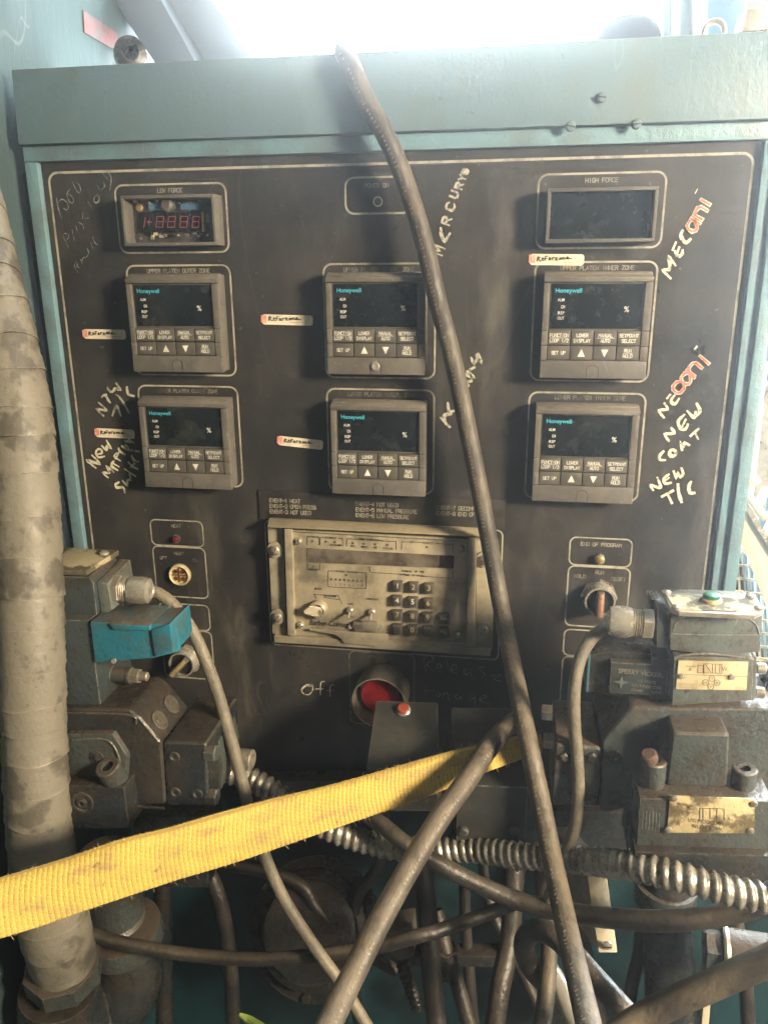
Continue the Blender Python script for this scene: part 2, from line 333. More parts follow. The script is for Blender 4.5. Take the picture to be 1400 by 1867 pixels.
q = [W(1185, -900, YW), W(1700, -900, YW), W(1700, 420, YW), W(1185, 420, YW)]
MB().hexa(q, [p + Vector((0, .12, 0)) for p in q]).build('wall_panel', M['creamcol'], fw)
q = [W(480, 190, YW), W(1200, 190, YW), W(1200, 420, YW), W(480, 420, YW)]
MB().hexa(q, [p + Vector((0, .12, 0)) for p in q]).build('window_sill', M['creamcol'], fw)
q = [W(300, -900, YW), W(1300, -900, YW), W(1300, -330, YW), W(300, -330, YW)]
MB().hexa(q, [p + Vector((0, .11, 0)) for p in q]).build('wall_panel', M['wallgrey'], fw)  # unseen panel added over the opening to narrow the window's glow
col = thing('building_column', W(1250, 60, -.55), 'cream painted steel column right of the bright window', 'column')
for x0, x1, d in ((1207, 1222, -.55), (1222, 1262, -.58), (1262, 1286, -.56)):
    q = [W(x0, -500, d), W(x1, -500, d), W(x1, 300, d), W(x0, 300, d)]
    MB().hexa(q, [p + Vector((0, .05, 0)) for p in q]).build('flange' if x1 != 1262 else 'web', M['creamcol'], col, bev=.002)
q = [W(1289, -500, -.42), W(1362, -500, -.42), W(1362, 300, -.42), W(1289, 300, -.42)]
solo(MB().hexa(q, [p + Vector((0, .08, 0)) for p in q]), 'machine_post', M['bluecol'], 'blue painted steel post standing behind the lifting eye', 'post', bev=.004)
# dome of a motor behind the cabinet
c = W(1145, 76, -.22); r = mm(58, c)
o = MB().lathe([(r * math.cos(t * math.pi / 16), r * .75 * math.sin(t * math.pi / 16)) for t in range(-2, 9)], c, (0, 0, 1), 36)
solo(o, 'motor_dome', M['dome'], 'hazy domed motor cover rising behind the cabinet under the window', 'motor')
# hinged hook/eye on the cabinet top and bracket
def arc(c, r, a0, a1, n=12, ax='x'):
    return [Vector(c) + Vector(((r * math.cos(math.radians(a0 + (a1 - a0) * i / n))), 0, r * math.sin(math.radians(a0 + (a1 - a0) * i / n)))) for i in range(n + 1)]
c = W(1301, 62, -.10); rr = mm(18, c)
eye = thing('lifting_eye', c, 'rounded steel lifting eye on the cabinet top at its right end', 'lifting eye')
MB().tube([c + Vector((-rr, 0, -.03))] + arc(c + Vector((0, 0, rr * .2)), rr, 180, 0) + [c + Vector((rr, 0, -.03))], rr * .3, 12).build('ring', M['steel'], eye)
MB().lathe([(rr * 1.4, -.02), (rr * 1.4, -.012), (rr * .8, -.008)], c + Vector((0, 0, -.01)), (0, 0, 1)).build('collar', M['steel'], eye)
c = W(238, 100, -.12); r = mm(28, c)
e2 = thing('lifting_eye', c, 'dark steel lifting eye with a bright glint behind the cabinet top left corner', 'lifting eye')
MB().lathe([(r * .55, -.012), (r, -.010), (r * 1.08, 0), (r, .010), (r * .55, .012), (r * .35, .006), (r * .35, -.006), (r * .55, -.012)], c, (.5, -1, .1), 32).build('ring', M['castdark'], e2)
MB().lathe([(r * .5, 0), (r * .5, .03)], c - Vector((0, 0, r + .02)), (0, 0, 1)).build('shank', M['steel'], e2)
br = thing('toggle_bracket', W(1372, 64, -.1), 'small pale angular bracket on the cabinet top beside the lifting eye', 'bracket')
MB().prism([(1362, 14), (1390, 12), (1393, 52), (1352, 58)], -.10, -.135).build('upright', M['steel'], br, bev=.001)
MB().prism([(1346, 56), (1400, 50), (1404, 66), (1344, 66)], -.09, -.14).build('foot', M['boxm'], br, bev=.001)
# machine side column on the left with beam and sign
SX = W(35, 130).x - .018
def onx(px, py, x):
    r_ = ray(px, py); return CAM + r_ * ((x - CAM.x) / r_.x)
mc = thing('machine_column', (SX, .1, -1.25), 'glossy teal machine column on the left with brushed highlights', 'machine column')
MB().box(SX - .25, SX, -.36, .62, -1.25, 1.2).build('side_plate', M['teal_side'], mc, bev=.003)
sg = [onx(x, y, SX) for x, y in ((150, 18), (212, 60), (210, 92), (152, 58))]
MB().hexa([p + Vector((.0015, 0, 0)) for p in sg], sg).build('warning_plate', mat('faded_red_plate', (.16, .035, .025), .5, 0, (.08, .07, .065), .9, 30, .1), mc, label='faded red warning plate')
q = [W(205, -30, -.62), W(268, -30, -.62), W(352, 112, -.62), W(290, 112, -.62)]
q = [W(165, -60, -.25), W(262, -60, -.25), W(372, 140, -.25), W(300, 140, -.25)]
bm_ = thing('roof_beam', q[2], 'grey diagonal steel channel crossing behind the cabinet top left', 'beam')
MB().hexa(q, [p + Vector((0, .05, 0)) for p in q]).build('channel', M['wallgrey'], bm_, bev=.002)
q = [W(262, -60, -.29), W(345, -60, -.29), W(485, 140, -.29), W(372, 140, -.29)]
MB().hexa(q, [p + Vector((0, .03, 0)) for p in q]).build('web', M['wallgrey'], bm_, bev=.002)
# ================================================================== CONTROL CABINET
cab = thing('control_cabinet', (0, .15, -.33), 'teal control cabinet with a grimy black instrument face', 'control cabinet')
MB().box(-.338, .3385, .012, .16, -.335, .405).build('body', M['teal'], cab, bev=.003)
hd = MB(); hd.hexa([(-.340, -.014, .3475), (.352, -.014, .3475), (.352, -.010, .411), (-.340, -.010, .411)], [(-.340, .0115, .3475), (.352, .0115, .3475), (.352, .0115, .411), (-.340, .0115, .411)])
hdr = hd.build('header', M['teal'], cab, bev=.0012)
MB().box(-.341, .340, -.0065, .0115, .3335, .3470).build('top_rail', M['teal_bright'], cab, bev=.001)
MB().box(-.341, -.3285, -.0065, .0115, -.335, .3330).build('left_rail', M['teal_bright'], cab, bev=.001)
MB().box(.3185, .3285, -.0060, .0115, -.335, .3330).build('right_rail', M['teal_bright'], cab, bev=.001)
MB().box(.3288, .3397, -.0105, .0115, -.335, .3330).build('side_jamb', M['teal_bright'], cab, bev=.0012)
fp = MB().box(-.3280, .3180, 0, .0115, -.335, .3330).build('face_panel', M['face'], cab, loc=(0, 0, 0))
for px, py in ((1097, 177), (1040, 230), (1160, 226)):
    p = W(px, py, .014); s_ = MB().lathe([(.0042, 0), (.0042, .0012), (.0032, .0026), (.0010, .0031)], p, (0, -1, 0), 20).build('screw', M['teal'], cab)
    q = random.uniform(-.3, .3); u = Vector((math.cos(q), 0, math.sin(q))) * .0033; v = Vector((-math.sin(q), 0, math.cos(q))) * .0006; p2 = p + Vector((0, -.0032, 0))
    MB().hexa([p2 - u - v, p2 + u - v, p2 + u + v, p2 - u + v], [x + Vector((0, .002, 0)) for x in (p2 - u - v, p2 + u - v, p2 + u + v, p2 - u + v)]).build('slot', M['black'], s_)
for k in range(18):
    z = .318 - k * .0365
    MB().lathe([(.0046, 0), (.0046, .0350)], (-.3462, .004, z - .035), (0, 0, 1), 12).build('hinge_knuckle', M['teal_dark'], cab)
MB().box(-.352, -.3415, .006, .011, -.335, .325).build('hinge_leaf', M['teal_dark'], cab)
def border(x0, x1, z0, z1, r=8, t=1.7, y=-.0003, m='cream', name='printed_border'):
    return MB().ribbon(rrect(x0 * .001, x1 * .001, z0 * .001, z1 * .001, r * .001, y), t * .001, closed=True).build(name, M[m], fp)
bp_ = [p for p in rrect(-.3215, .3125, -.40, .324, .009, -.0003) if p.z > 0]
MB().ribbon([Vector((.3125, -.0003, -.334))] + bp_ + [Vector((-.3215, -.0003, -.334))], .0022).build('printed_border', M['cream'], fp)
for c0 in (-199, -3, 191.2):
    border(c0 - 52.5, c0 + 52.5, 134.5, 239, 8); border(c0 - 52.5, c0 + 52.5, 20.8, 123.3, 8)
border(-255.5, -146, 250.8, 311.5, 8); border(138.3, 244.5, 250.8, 311.5, 8); border(-33, 27, 282.5, 313, 8)
border(-252.5, -194, -47.5, -19, 6, 1.4); border(-252.5, -193.5, -106.5, -48.9, 6, 1.4)
border(-252, -194, -145, -115, 6, 1.4); border(-252, -193.5, -205, -146.4, 6, 1.4)
border(184.5, 243, -46, -17.5, 6, 1.4); border(184.5, 243.5, -111.5, -47.4, 6, 1.4)
border(184.5, 245, -145, -116, 6, 1.4); border(184.5, 245, -208, -146.4, 6, 1.4)
border(-39, 31.5, -245, -157.5, 6, 1.2, m='faint'); border(-125.5, 119, -156, -14, 6, 1.4)
def lab(s, x, z, h=3.4, m='cream', adv=2.78, skip=()):
    return stroke(MB(), s, mmp(x, z), h * .001, adv * .001, .00056, skip=skip).build('lettering', M[m], fp)
lab('LOW FORCE', -200.5, 306); lab('POWER ON', -4.5, 306); lab('HIGH FORCE', 191.5, 306)
lab('UPPER PLATEN OUTER ZONE', -198.5, 234); lab('UPPER PLATEN INTER. ZONE', -3, 234, m='faint'); lab('UPPER PLATEN INNER ZONE', 192.5, 234)
lab('LOWER PLATEN OUTER ZONE', -198.5, 118.5, m='faint'); lab('LOWER PLATEN INTER. ZONE', -1.5, 118.5, m='faint'); lab('LOWER PLATEN INNER ZONE', 194, 119, m='faint')
lab('HEAT', -223.5, -25); lab('HEAT', -223, -56, m='faint'); lab('OFF', -241, -62, m='faint'); lab('ON', -205, -63, m='faint')
lab('END OF PROGRAM', 214, -24); lab('RUN', 214.5, -53); lab('HOLD', 196, -58, m='faint'); lab('RESET', 233, -59, m='faint')
lab('EMERGENCY', -4, -162.5, m='faint'); lab('STOP', -4.5, -167.5, m='faint'); lab('TEMP.', -219, -124, m='faint'); lab('PROC', -226, -152, m='faint'); lab('ON', -205, -163, m='faint')
# handwriting
G.update({'a': '42 31 20 10 01 03 14 34 43;44 40', 'n': '00 04;03 14 34 43 40', 'i': '20 24', 'c': '43 34 14 03 01 10 30 41', 'e': '02 42 43 34 14 03 01 10 30 41'})
def hl(mb, ch, px, py, sz, bd, wd, d=.0007, wn=.22):
    bd = Vector(bd).normalized(); ud = Vector((bd.y, -bd.x)); low = ch.islower()
    for part in G[ch].split(';'):
        pts = [W(px + bd.x * (int(q[0]) / 4 - .5) * sz * .72 + ud.x * (int(q[1]) / 6 - (.33 if low else .5)) * sz, py + bd.y * (int(q[0]) / 4 - .5) * sz * .72 + ud.y * (int(q[1]) / 6 - (.33 if low else .5)) * sz, d) for q in part.split()]
        mb.ribbon(pts, wd, taper=.2, wn=wn)
LOWS = [('a', 1263, 411, 27, (.5, -.86)), ('n', 1277, 387, 26, (.5, -.86)), ('i', 1286, 368, 26, (.5, -.86)), ('c', 1237, 706, 27, (.65, -.76)), ('a', 1252, 690, 27, (.65, -.76)), ('n', 1266, 672, 27, (.65, -.76)), ('i', 1284, 656, 30, (.65, -.76))]
T1 = ((1190, 330), .1018); T2 = ((1170, 600), .1768); T3 = ((130, 560), .1876); T4 = ((780, 290), .2732); T5 = ((90, 300), .1179); T6 = ((540, 1180), .3)
mk = MB()
hand(mk, *T1, [[(315, 1735), (180, 1590), (290, 1580), (305, 1480), (290, 1360), (400, 1500)], [(410, 1100), (360, 1220)], [(470, 1190), (440, 1275)], [(400, 1260), (430, 1330), (480, 1345), (530, 1300), (530, 1240)], [(530, 890), (500, 960), (540, 1050), (600, 1100), (670, 1040)]], .0031)
for a_ in LOWS[:3]: hl(mk, *a_, .0036)
hand(mk, *T1, [[(800, 140), (760, 210)]], .0013)
mk.build('marker_writing', M['marker'], fp, label='cream marker writing MECani beside the high force meter')
mr_ = MB()
for a_ in LOWS: hl(mr_, *a_, .0017, d=.0012, wn=.45)
mr_.build('red_marker_writing', M['markred'], fp, kind='stuff')
m2 = MB()
hand(m2, *T2, [[(225, 908), (178, 838), (265, 825), (235, 768)], [(290, 678), (262, 712)], [(335, 685), (300, 740), (340, 772), (382, 718)], [(275, 1148), (240, 1085), (332, 1072), (305, 1020)], [(435, 885), (375, 950), (400, 1025), (450, 1030), (472, 985)], [(450, 935), (420, 1000)],
 [(470, 845), (540, 912), (555, 855)], [(540, 912), (598, 850), (568, 770)], [(222, 1262), (180, 1310), (190, 1348), (238, 1350)], loop(318, 1277, 34), [(415, 1245), (402, 1172), (430, 1205), (442, 1172), (487, 1195)], [(580, 1030), (505, 1098)], [(545, 1062), (578, 1130)],
 [(115, 1658), (92, 1610), (192, 1632), (160, 1535)], [(275, 1500), (228, 1540), (240, 1592), (297, 1585)], [(275, 1535), (240, 1560)], [(328, 1468), (352, 1525), (372, 1490), (398, 1522), (425, 1490), (410, 1438)],
 [(212, 1725), (318, 1668)], [(265, 1700), (308, 1790)], [(372, 1605), (380, 1690), (408, 1780)], [(505, 1578), (484, 1620), (495, 1688), (538, 1690)]], .0030)
for a_ in LOWS[3:]: hl(m2, *a_, .0037)
hand(m2, *T2, [[(565, 180), (550, 200)]], .0025)
m2.build('marker_writing', M['marker'], fp, label='cream marker writing NEW CONT NEW T/C')
m3 = MB()
hand(m3, *T3, [[(235, 1560), (158, 1490), (272, 1520), (205, 1442)], [(258, 1428), (300, 1415), (285, 1380), (250, 1385), (240, 1425), (265, 1458), (318, 1450)], [(300, 1350), (340, 1388), (348, 1348), (378, 1362), (345, 1298)],
 [(355, 1655), (308, 1610), (370, 1608), (345, 1550), (410, 1600)], [(445, 1582), (388, 1540), (410, 1500)], [(458, 1548), (410, 1520)], [(472, 1490), (420, 1450), (455, 1420), (430, 1470)], [(520, 1430), (470, 1400), (460, 1368)], [(490, 1350), (550, 1378), (530, 1340)], [(525, 1300), (595, 1312), (560, 1290)],
 [(462, 1703), (430, 1722), (440, 1752), (505, 1752), (520, 1797)], [(500, 1690), (540, 1728), (548, 1680), (580, 1672), (565, 1625)], [(518, 1572), (622, 1642)], [(555, 1508), (600, 1550), (642, 1572)], [(612, 1520), (580, 1552)], [(588, 1448), (612, 1490), (648, 1500)], [(588, 1390), (652, 1402)]], .0029)
m3.build('marker_writing', M['marker'], fp, label='cream marker writing New MERCU Switch at the left edge')
m4 = MB()
hand(m4, *T3, [[(312, 1055), (248, 990), (342, 1002), (268, 928)], [(298, 870), (325, 850), (375, 925)], [(340, 848), (352, 905)], [(355, 790), (390, 825), (430, 790), (475, 800), (438, 742)], [(540, 778), (552, 842), (605, 862)], [(400, 1050), (440, 960), (480, 1050)], [(440, 850), (490, 900), (562, 1028)]], .0026)
hand(m4, *T4, [[(85, 462), (90, 505), (112, 545), (145, 498)], 
 [(88, 1728), (142, 1785)], [(120, 1762), (108, 1712), (152, 1700)], [(133, 1628), (142, 1682), (172, 1680)], [(268, 1512), (255, 1490), (288, 1480)], [(250, 1438), (298, 1450), (265, 1418)], [(285, 1402), (308, 1390)], [(288, 1328), (310, 1362), (328, 1330)], [(325, 1308), (352, 1352), (335, 1302)]], .0034)
for ch, px, py, sz in (('M', 800, 456, 17), ('R', 814, 402, 15), ('C', 821, 376, 15), ('U', 828, 354, 13), ('R', 837, 338, 12), ('Y', 843, 324, 11), ('S', 848, 312, 10)):
    bd = Vector((.38, -1)).normalized(); ud = Vector((-1, -.38)).normalized()
    for part in G[ch].split(';'):
        pts = [W(px + bd.x * (int(q[0]) / 4 - .5) * sz * .8 + ud.x * (int(q[1]) / 6 - .5) * sz, py + bd.y * (int(q[0]) / 4 - .5) * sz * .8 + ud.y * (int(q[1]) / 6 - .5) * sz, .0007) for q in part.split()]
        m4.ribbon(pts, .0022, taper=.3, wn=.25)
m4.build('worn_marker_writing', mat('worn_marker', (.45, .43, .33), .6, 0, (.12, .115, .09), .9, 260, 0, lo=.46, hi=.60), fp, kind='stuff')
ck = MB()
hand(ck, *T5, [[(110, 520), (140, 680), (190, 830)], [(145, 580), (190, 530), (260, 570), (295, 640), (270, 700), (220, 670)], [(320, 370), (270, 440), (275, 490), (310, 570), (360, 590), (375, 540), (330, 470), (270, 440)], [(360, 270), (400, 360), (450, 430), (485, 400), (460, 310), (400, 260)],
 [(210, 1100), (290, 1275)], [(220, 1070), (270, 1060), (300, 1110), (270, 1160)], [(350, 1000), (385, 1165)], [(410, 950), (440, 1055)], [(450, 890), (520, 930), (525, 990)], [(520, 740), (510, 830)], [(540, 830), (610, 820)], [(595, 570), (650, 665)], [(740, 460), (690, 510), (700, 580), (760, 570), (770, 500), (740, 460)],
 [(740, 320), (800, 410)], [(840, 260), (850, 340), (810, 380)], [(870, 300), (860, 340)], [(800, 100), (930, 260)], [(910, 110), (955, 200), (935, 400)], [(385, 1570), (445, 1675)], [(385, 1570), (410, 1500), (440, 1530), (420, 1570), (470, 1590)], [(480, 1460), (510, 1530)], [(500, 1490), (530, 1430), (560, 1430)], [(580, 1290), (610, 1360), (570, 1430)], [(640, 1200), (680, 1320)], [(670, 1120), (700, 1200), (745, 1240)]], .0009, taper=.6)
hand(ck, *T6, [[(790, 150), (778, 65), (830, 60), (825, 85), (795, 105), (840, 155)], [(850, 130), (885, 120), (870, 100), (850, 130), (880, 155)], [(910, 60), (930, 155)], [(935, 140), (975, 130), (960, 105), (940, 140), (985, 165)], [(1060, 140), (1020, 140), (1030, 170), (1060, 150), (1065, 180), (1085, 195)], [(1145, 120), (1110, 130), (1145, 165), (1125, 190)], [(1190, 175), (1240, 170), (1200, 195), (1255, 210)],
 [(790, 230), (785, 290)], [(770, 260), (835, 265)], loop(862, 288, 13), [(895, 315), (895, 285), (920, 285), (925, 318)], [(985, 285), (965, 300), (985, 320), (1000, 300), (1005, 322)], [(1080, 290), (1045, 300), (1055, 325), (1085, 305), (1085, 360)], [(1120, 320), (1155, 305), (1140, 290), (1115, 325), (1185, 350)]], .0009, taper=.5)
ck.build('chalk_writing', M['chalk'], fp, label='faint chalk handwriting', kind='stuff')
of = MB(); hand(of, *T6, [[(30, 255), (60, 230), (95, 230), (100, 260), (75, 290), (40, 280), (30, 255)], [(32, 262), (62, 236), (98, 240)], [(172, 210), (150, 218), (147, 292)], [(120, 255), (165, 255)], [(228, 232), (207, 235), (205, 300)], [(185, 265), (225, 262)]], .0012, taper=.3)
of.build('scratched_writing', M['marker'], fp, label='bright handwritten Off beside the emergency stop')
# ---- stickers
def sticker(px, py, ang, label, w_=50, h_=9.5, style=0):
    c = W(px, py); c.y = 0; u = Vector((math.cos(ang), 0, math.sin(ang))); v = Vector((-math.sin(ang), 0, math.cos(ang)))
    root = thing('label_sticker', c, label, 'sticker', 'handwritten Reference stickers on the black panel')
    def L(x, z, y): return c + u * x * .001 + v * z * .001 + Vector((0, y, 0))
    out = rrect(-w_ / 2, w_ / 2, -h_ / 2, h_ / 2, 2.5, 0, 4)
    MB().hexa([L(p.x, p.z, -.0007) for p in out], [L(p.x, p.z, 0) for p in out]).build('paper', M['sticker'], root, bev=0)
    MB().hexa([L(x, z, -.0009) for x, z in ((-w_ / 2 - 1, -h_ * .3), (-w_ / 2 + 4.5, -h_ * .3), (-w_ / 2 + 4.5, h_ * .42), (-w_ / 2 - 1, h_ * .42))], [L(x, z, -.0003) for x, z in ((-w_ / 2 - 1, -h_ * .3), (-w_ / 2 + 4.5, -h_ * .3), (-w_ / 2 + 4.5, h_ * .42), (-w_ / 2 - 1, h_ * .42))]).build('red_tab', mat('faded_red_print', (.62, .22, .16), .6, 0, (.7, .5, .4), .6, 300, 0), root)
    S = [[(280, 260), (290, 185), (325, 195), (300, 225), (345, 260)], [(370, 222), (395, 215), (375, 200), (365, 240), (395, 245)], [(420, 250), (425, 185), (460, 180)], [(418, 215), (450, 215)], [(490, 222), (515, 215), (495, 200), (488, 240), (515, 240)], [(545, 240), (545, 205), (580, 200)], [(608, 218), (635, 208), (615, 198), (608, 240), (640, 240)], [(670, 235), (680, 195), (705, 225), (715, 195)], [(755, 195), (730, 200), (735, 225), (765, 222)], [(785, 212), (830, 200), (805, 185), (790, 220), (885, 215)]]
    mb = MB()
    for j, s_ in enumerate(S):
        jx = random.uniform(-4, 4); jz = random.uniform(-6, 6)
        pts = [L((x + jx - 150) / 950 * w_ - w_ / 2, -(y + jz - 235) / 950 * w_, -.0010 - j * .00003) for x, y in s_]; pts, _ = spline(pts, 0, .0012); mb.ribbon(pts, .00085)
    mb.build('handwriting', M['black'], root)
    mb = MB()
    mb.ribbon([L(2, -h_ * .22, -.0008), L(w_ * .42, -h_ * .22, -.0008), L(w_ * .42, h_ * .4, -.0008)], .0003); mb.build('printed_line', M['faint'], root)
sticker(191, 609, -.01, 'white Reference sticker left of the upper left controller', 45)
sticker(210, 790, -.02, 'white Reference sticker left of the lower left controller, above New writing', 43)
sticker(524, 583, -.02, 'white Reference sticker beside the upper middle controller, red tab outside its edge', 50)
sticker(548, 807, -.08, 'white Reference sticker beside the lower middle controller, slightly tilted', 46)
sticker(1015, 473, -.02, 'stained Reference sticker above the upper right controller', 47)
# ---- temperature controllers
def controller():
    root = thing('temperature_controller', (0, 0, 0), '', 'temperature controller', 'square grey-brown temperature controllers')
    w2 = .0458; zb, zt = -.0455, .0455; yd = -.021
    def bx(x0, x1, y0, y1, z0, z1, name, m, bev=.0006, par=root): return MB().box(x0, x1, y0, y1, z0, z1).build(name, M[m], par, bev=bev)
    bx(-w2 + .0005, w2 - .0005, -.0165, 0, zb + .0005, zt - .0005, 'housing', 'plastic', .001)
    MB().hexa([(-w2, yd - .001, .0375), (w2, yd - .001, .0375), (w2, yd - .001, .0415), (-w2, yd - .001, .0415)], [(-w2, -.0095, .0372), (w2, -.0095, .0372), (w2, -.0095, zt + .0008), (-w2, -.0095, zt + .0008)]).build('top_cap', M['plastic'], root, bev=.0008)
    bx(-w2, w2, yd - .0006, -.0160, zb, zb + .0155, 'bottom_door', 'plastic', .0009)
    # door tab: arch outline
    arch = [Vector((-.0052, 0, zb + .0005)), Vector((-.0052, 0, zb + .0072))] + [Vector((.0052 * math.cos(math.radians(180 - 15 * i)), 0, zb + .0072 + .0046 * math.sin(math.radians(15 * i)))) for i in range(1, 12)] + [Vector((.0052, 0, zb + .0072)), Vector((.0052, 0, zb + .0005))]
    MB().ribbon([p + Vector((0, yd - .0008, 0)) for p in arch], .0005).build('finger_latch', M['black'], root)
    for sx in (-1, 1):
        x0, x1 = (-w2, -w2 + .0052) if sx < 0 else (w2 - .0062, w2)
        bx(x0, x1, yd, -.0160, -.0035, .0368, 'side_rail', 'plastic')
        bx(x0, x1, yd, -.0160, -.0168, -.0040, 'side_rail', 'plastic')
        bx(x0, x1, yd, -.0160, -.0297, -.0173, 'side_rail', 'plastic')
    bx(-w2 + .0055, w2 - .0065, -.0178, -.0160, -.0033, .0368, 'window_frame', 'plastic', .0003)
    win = bx(-w2 + .0068, w2 - .0078, -.0186, -.0170, -.0022, .0358, 'display_window', 'glass', .0003)
    y = -.0188
    textmesh('brand_lettering', 'Honeywell', (-.0245, y, .0298), .0038, M['blueprint'], win, bold=.012, width=.0225)
    for s_, x, z in (('ALM', -.0305, .0225), ('DI', -.0285, .0165), ('RSP', -.0300, .0113), ('OUT', -.0300, .0068)):
        textmesh('lettering', s_, (x, y, z), .0026, M['white'], win, bold=.012, width=.0029 * len(s_) * .66 if s_ != 'DI' else .0030)
    textmesh('percent_sign', '%', (.0255, y, .0145), .0048, M['white'], win, bold=.01)
    kx0 = -w2 + .0055; kw = (2 * w2 - .012) / 4
    T = [['FUNCTION/LOOP 1-2', 'LOWER/DISPLAY', 'MANUAL/AUTO', 'SETPOINT/SELECT'], ['SET UP', 'U', 'D', 'RUN/HOLD']]
    for r_ in range(2):
        for c_ in range(4):
            z0 = -.0165 if r_ == 0 else -.0295; x0 = kx0 + c_ * kw + .0004; x1 = kx0 + (c_ + 1) * kw - .0006
            k = bx(x0, x1, yd + .0004, -.0160, z0 + .0004, z0 + .0123, 'key', 'key', .0005)
            t = T[r_][c_]; cc = Vector(((x0 + x1) / 2, yd + .0003, z0 + .0063)); mb = MB()
            if t == 'U': mb.add([cc + Vector(p) for p in ((-.0032, -.0002, -.0032), (.0032, -.0002, -.0032), (0, -.0002, .0034))], [(0, 1, 2)])
            elif t == 'D': mb.add([cc + Vector(p) for p in ((-.0032, -.0002, .0032), (0, -.0002, -.0034), (.0032, -.0002, .0032))], [(0, 1, 2)])
            else:
                ls = t.replace('1-2', '1/2').split('/', 1) if 'LOOP' in t else t.split('/')
                if 'LOOP' in t: ls = ['FUNCTION', 'LOOP 1/2']
                for i, s_ in enumerate(ls):
                    z = 0 if len(ls) == 1 else (.0023 if i == 0 else -.0023)
                    stroke(mb, s_, cc + Vector((0, 0, z)), .0027, .00205, .00052, wd=.58, lift=.0002)
                if t in ('RUN/HOLD', 'MANUAL/AUTO') or 'LOOP' in t: mb.ribbon([cc + Vector((-.004 if t[0] == 'R' else -.0075, -.0002, .0000)), cc + Vector((.004 if t[0] == 'R' else .0075, -.0002, .0))], .00035)
            mb.build('legend', M['white'], k)
    return root
proto = controller()
LB = {(-197.8, 187): 'top left temperature controller, under the low force meter', (-3.2, 187.2): 'upper middle temperature controller with damaged bottom latch, left of the hose', (192.5, 186.5): 'top right temperature controller, under the blank high force meter',
      (-197.0, 70): 'lower left temperature controller, beside the New marker writing', (-1.8, 70.5): 'lower middle temperature controller, just above the engraved event strip', (190.8, 71): 'lower right temperature controller, beside the NEW CONT writing'}
for i, ((x, z), lb) in enumerate(LB.items()):
    o = proto if i == 0 else copy_tree(proto)
    o.location = mmp(x, z - 1.5); o['label'] = lb
    OR[o.name] = Vector(o.location)
    if i == 1:
        c = mmp(x, z - 1.5) + Vector((0, -.0225, -.0375))
        MB().lathe([(.0035, -.002), (.0042, .0005), (.0030, .001), (.0012, .0004)], c, (0, -1, 0), 14).build('latch_screw', M['bright'], o)
# ---- low force meter (open) and high force meter (dark)
def bezel(root, x0, x1, z0, z1, yd, t=.0028, m='plastic'):
    for nm, bb in (('top', (x0, x1, z1 - t, z1)), ('bottom', (x0, x1, z0, z0 + t)), ('left', (x0, x0 + t, z0 + t, z1 - t)), ('right', (x1 - t, x1, z0 + t, z1 - t))):
        MB().box(bb[0], bb[1], yd, 0, bb[2], bb[3]).build('bezel_side', M[m], root, bev=.0006)
lf = thing('force_meter', mmp(-195, 278), 'low force panel meter with its cover missing, red digits and circuit board bare', 'panel meter')
bezel(lf, -.2405, -.1500, .2565, .3005, -.021, .0028, 'plastic')
pc = MB().box(-.2375, -.1530, -.004, -.0005, .2595, .2975).build('circuit_board', M['pcb'], lf)
def LFp(x, y, d=.006): return W(200 + x * .1643, 325 + y * .1643, d)
for x0, x1, y0, y1 in ((430, 612, 285, 345), (785, 990, 278, 345)):
    ch = MB().prism([(200 + a_ * .1643, 325 + b_ * .1643) for a_, b_ in ((x0, y0), (x1, y0), (x1, y1), (x0, y1))], .0075, .004).build('chip', M['chip'], pc)
    pins = MB()
    for i in range(8):
        for yy in (y0 - 10, y1 + 4):
            p = LFp(x0 + 12 + (x1 - x0 - 24) * i / 7, yy, .0055); pins.box(p.x - .0004, p.x + .0004, p.y, p.y + .0015, p.z - .0007, p.z + .0007)
    q = pins.build('chip_pins', M['bright'], lf)
for k, (x0, x1) in enumerate(((352, 485), (490, 612), (620, 748), (757, 885), (893, 1012))):
    dm = MB().prism([(200 + a_ * .1643, 325 + b_ * .1643) for a_, b_ in ((x0, 372), (x1, 372), (x1 + 6, 585), (x0 + 6, 585))], .0095, .004).build('digit_module', M['glass'], lf, bev=.0003)
    sg_ = MB(); X = lambda u, v: LFp(u, v, .0098)
    if k == 0:
        sg_.ribbon([X(395, 430), X(378, 540)], .0010); sg_.ribbon([X(415, 480), X(465, 480)], .0010); sg_.ribbon([X(442, 450), X(436, 515)], .0010, lift=.00005)
    else:
        l, r_ = x0 + 32, x0 + 108
        if k == 4: l, r_ = x0 + 32, x0 + 100
        for j, (p, q) in enumerate((((l, 420), (r_, 420)), ((l + 3, 425), (l - 3, 475)), ((r_ + 3, 425), (r_ - 3, 475)), ((l - 2, 478), (r_ - 4, 478)), ((l - 5, 483), (l - 10, 535)), ((r_ - 3, 483), (r_ - 8, 535)), ((l - 10, 540), (r_ - 10, 540)))):
            sg_.ribbon([X(*p), X(*q)], .0008, lift=j * .00002)
    sg_.build('digit_segments', M['seg'], dm)
random.seed(3)
for k in range(34):
    x = random.uniform(260, 1120); y = random.choice((random.uniform(600, 680), random.uniform(600, 680), random.uniform(235, 300))); p = LFp(x, y, .004)
    s_ = random.uniform(.0008, .0022)
    MB().box(p.x - s_, p.x + s_, p.y - random.uniform(.001, .004), p.y + .001, p.z - s_ * .7, p.z + s_ * .7).build('component', M[random.choice(('pcb', 'black', 'bright', 'sock', 'plastic'))], lf)
MB().lathe([(.0034, 0), (.0034, .002), (.0022, .0028)], LFp(335, 325, .004), (0, -1, 0), 16).build('trimmer', M['gold'], lf)
MB().lathe([(.0060, 0), (.0060, .007), (.004, .009)], LFp(662, 295, .004), (0, -1, 0), 20).build('capacitor', M['key'], lf)
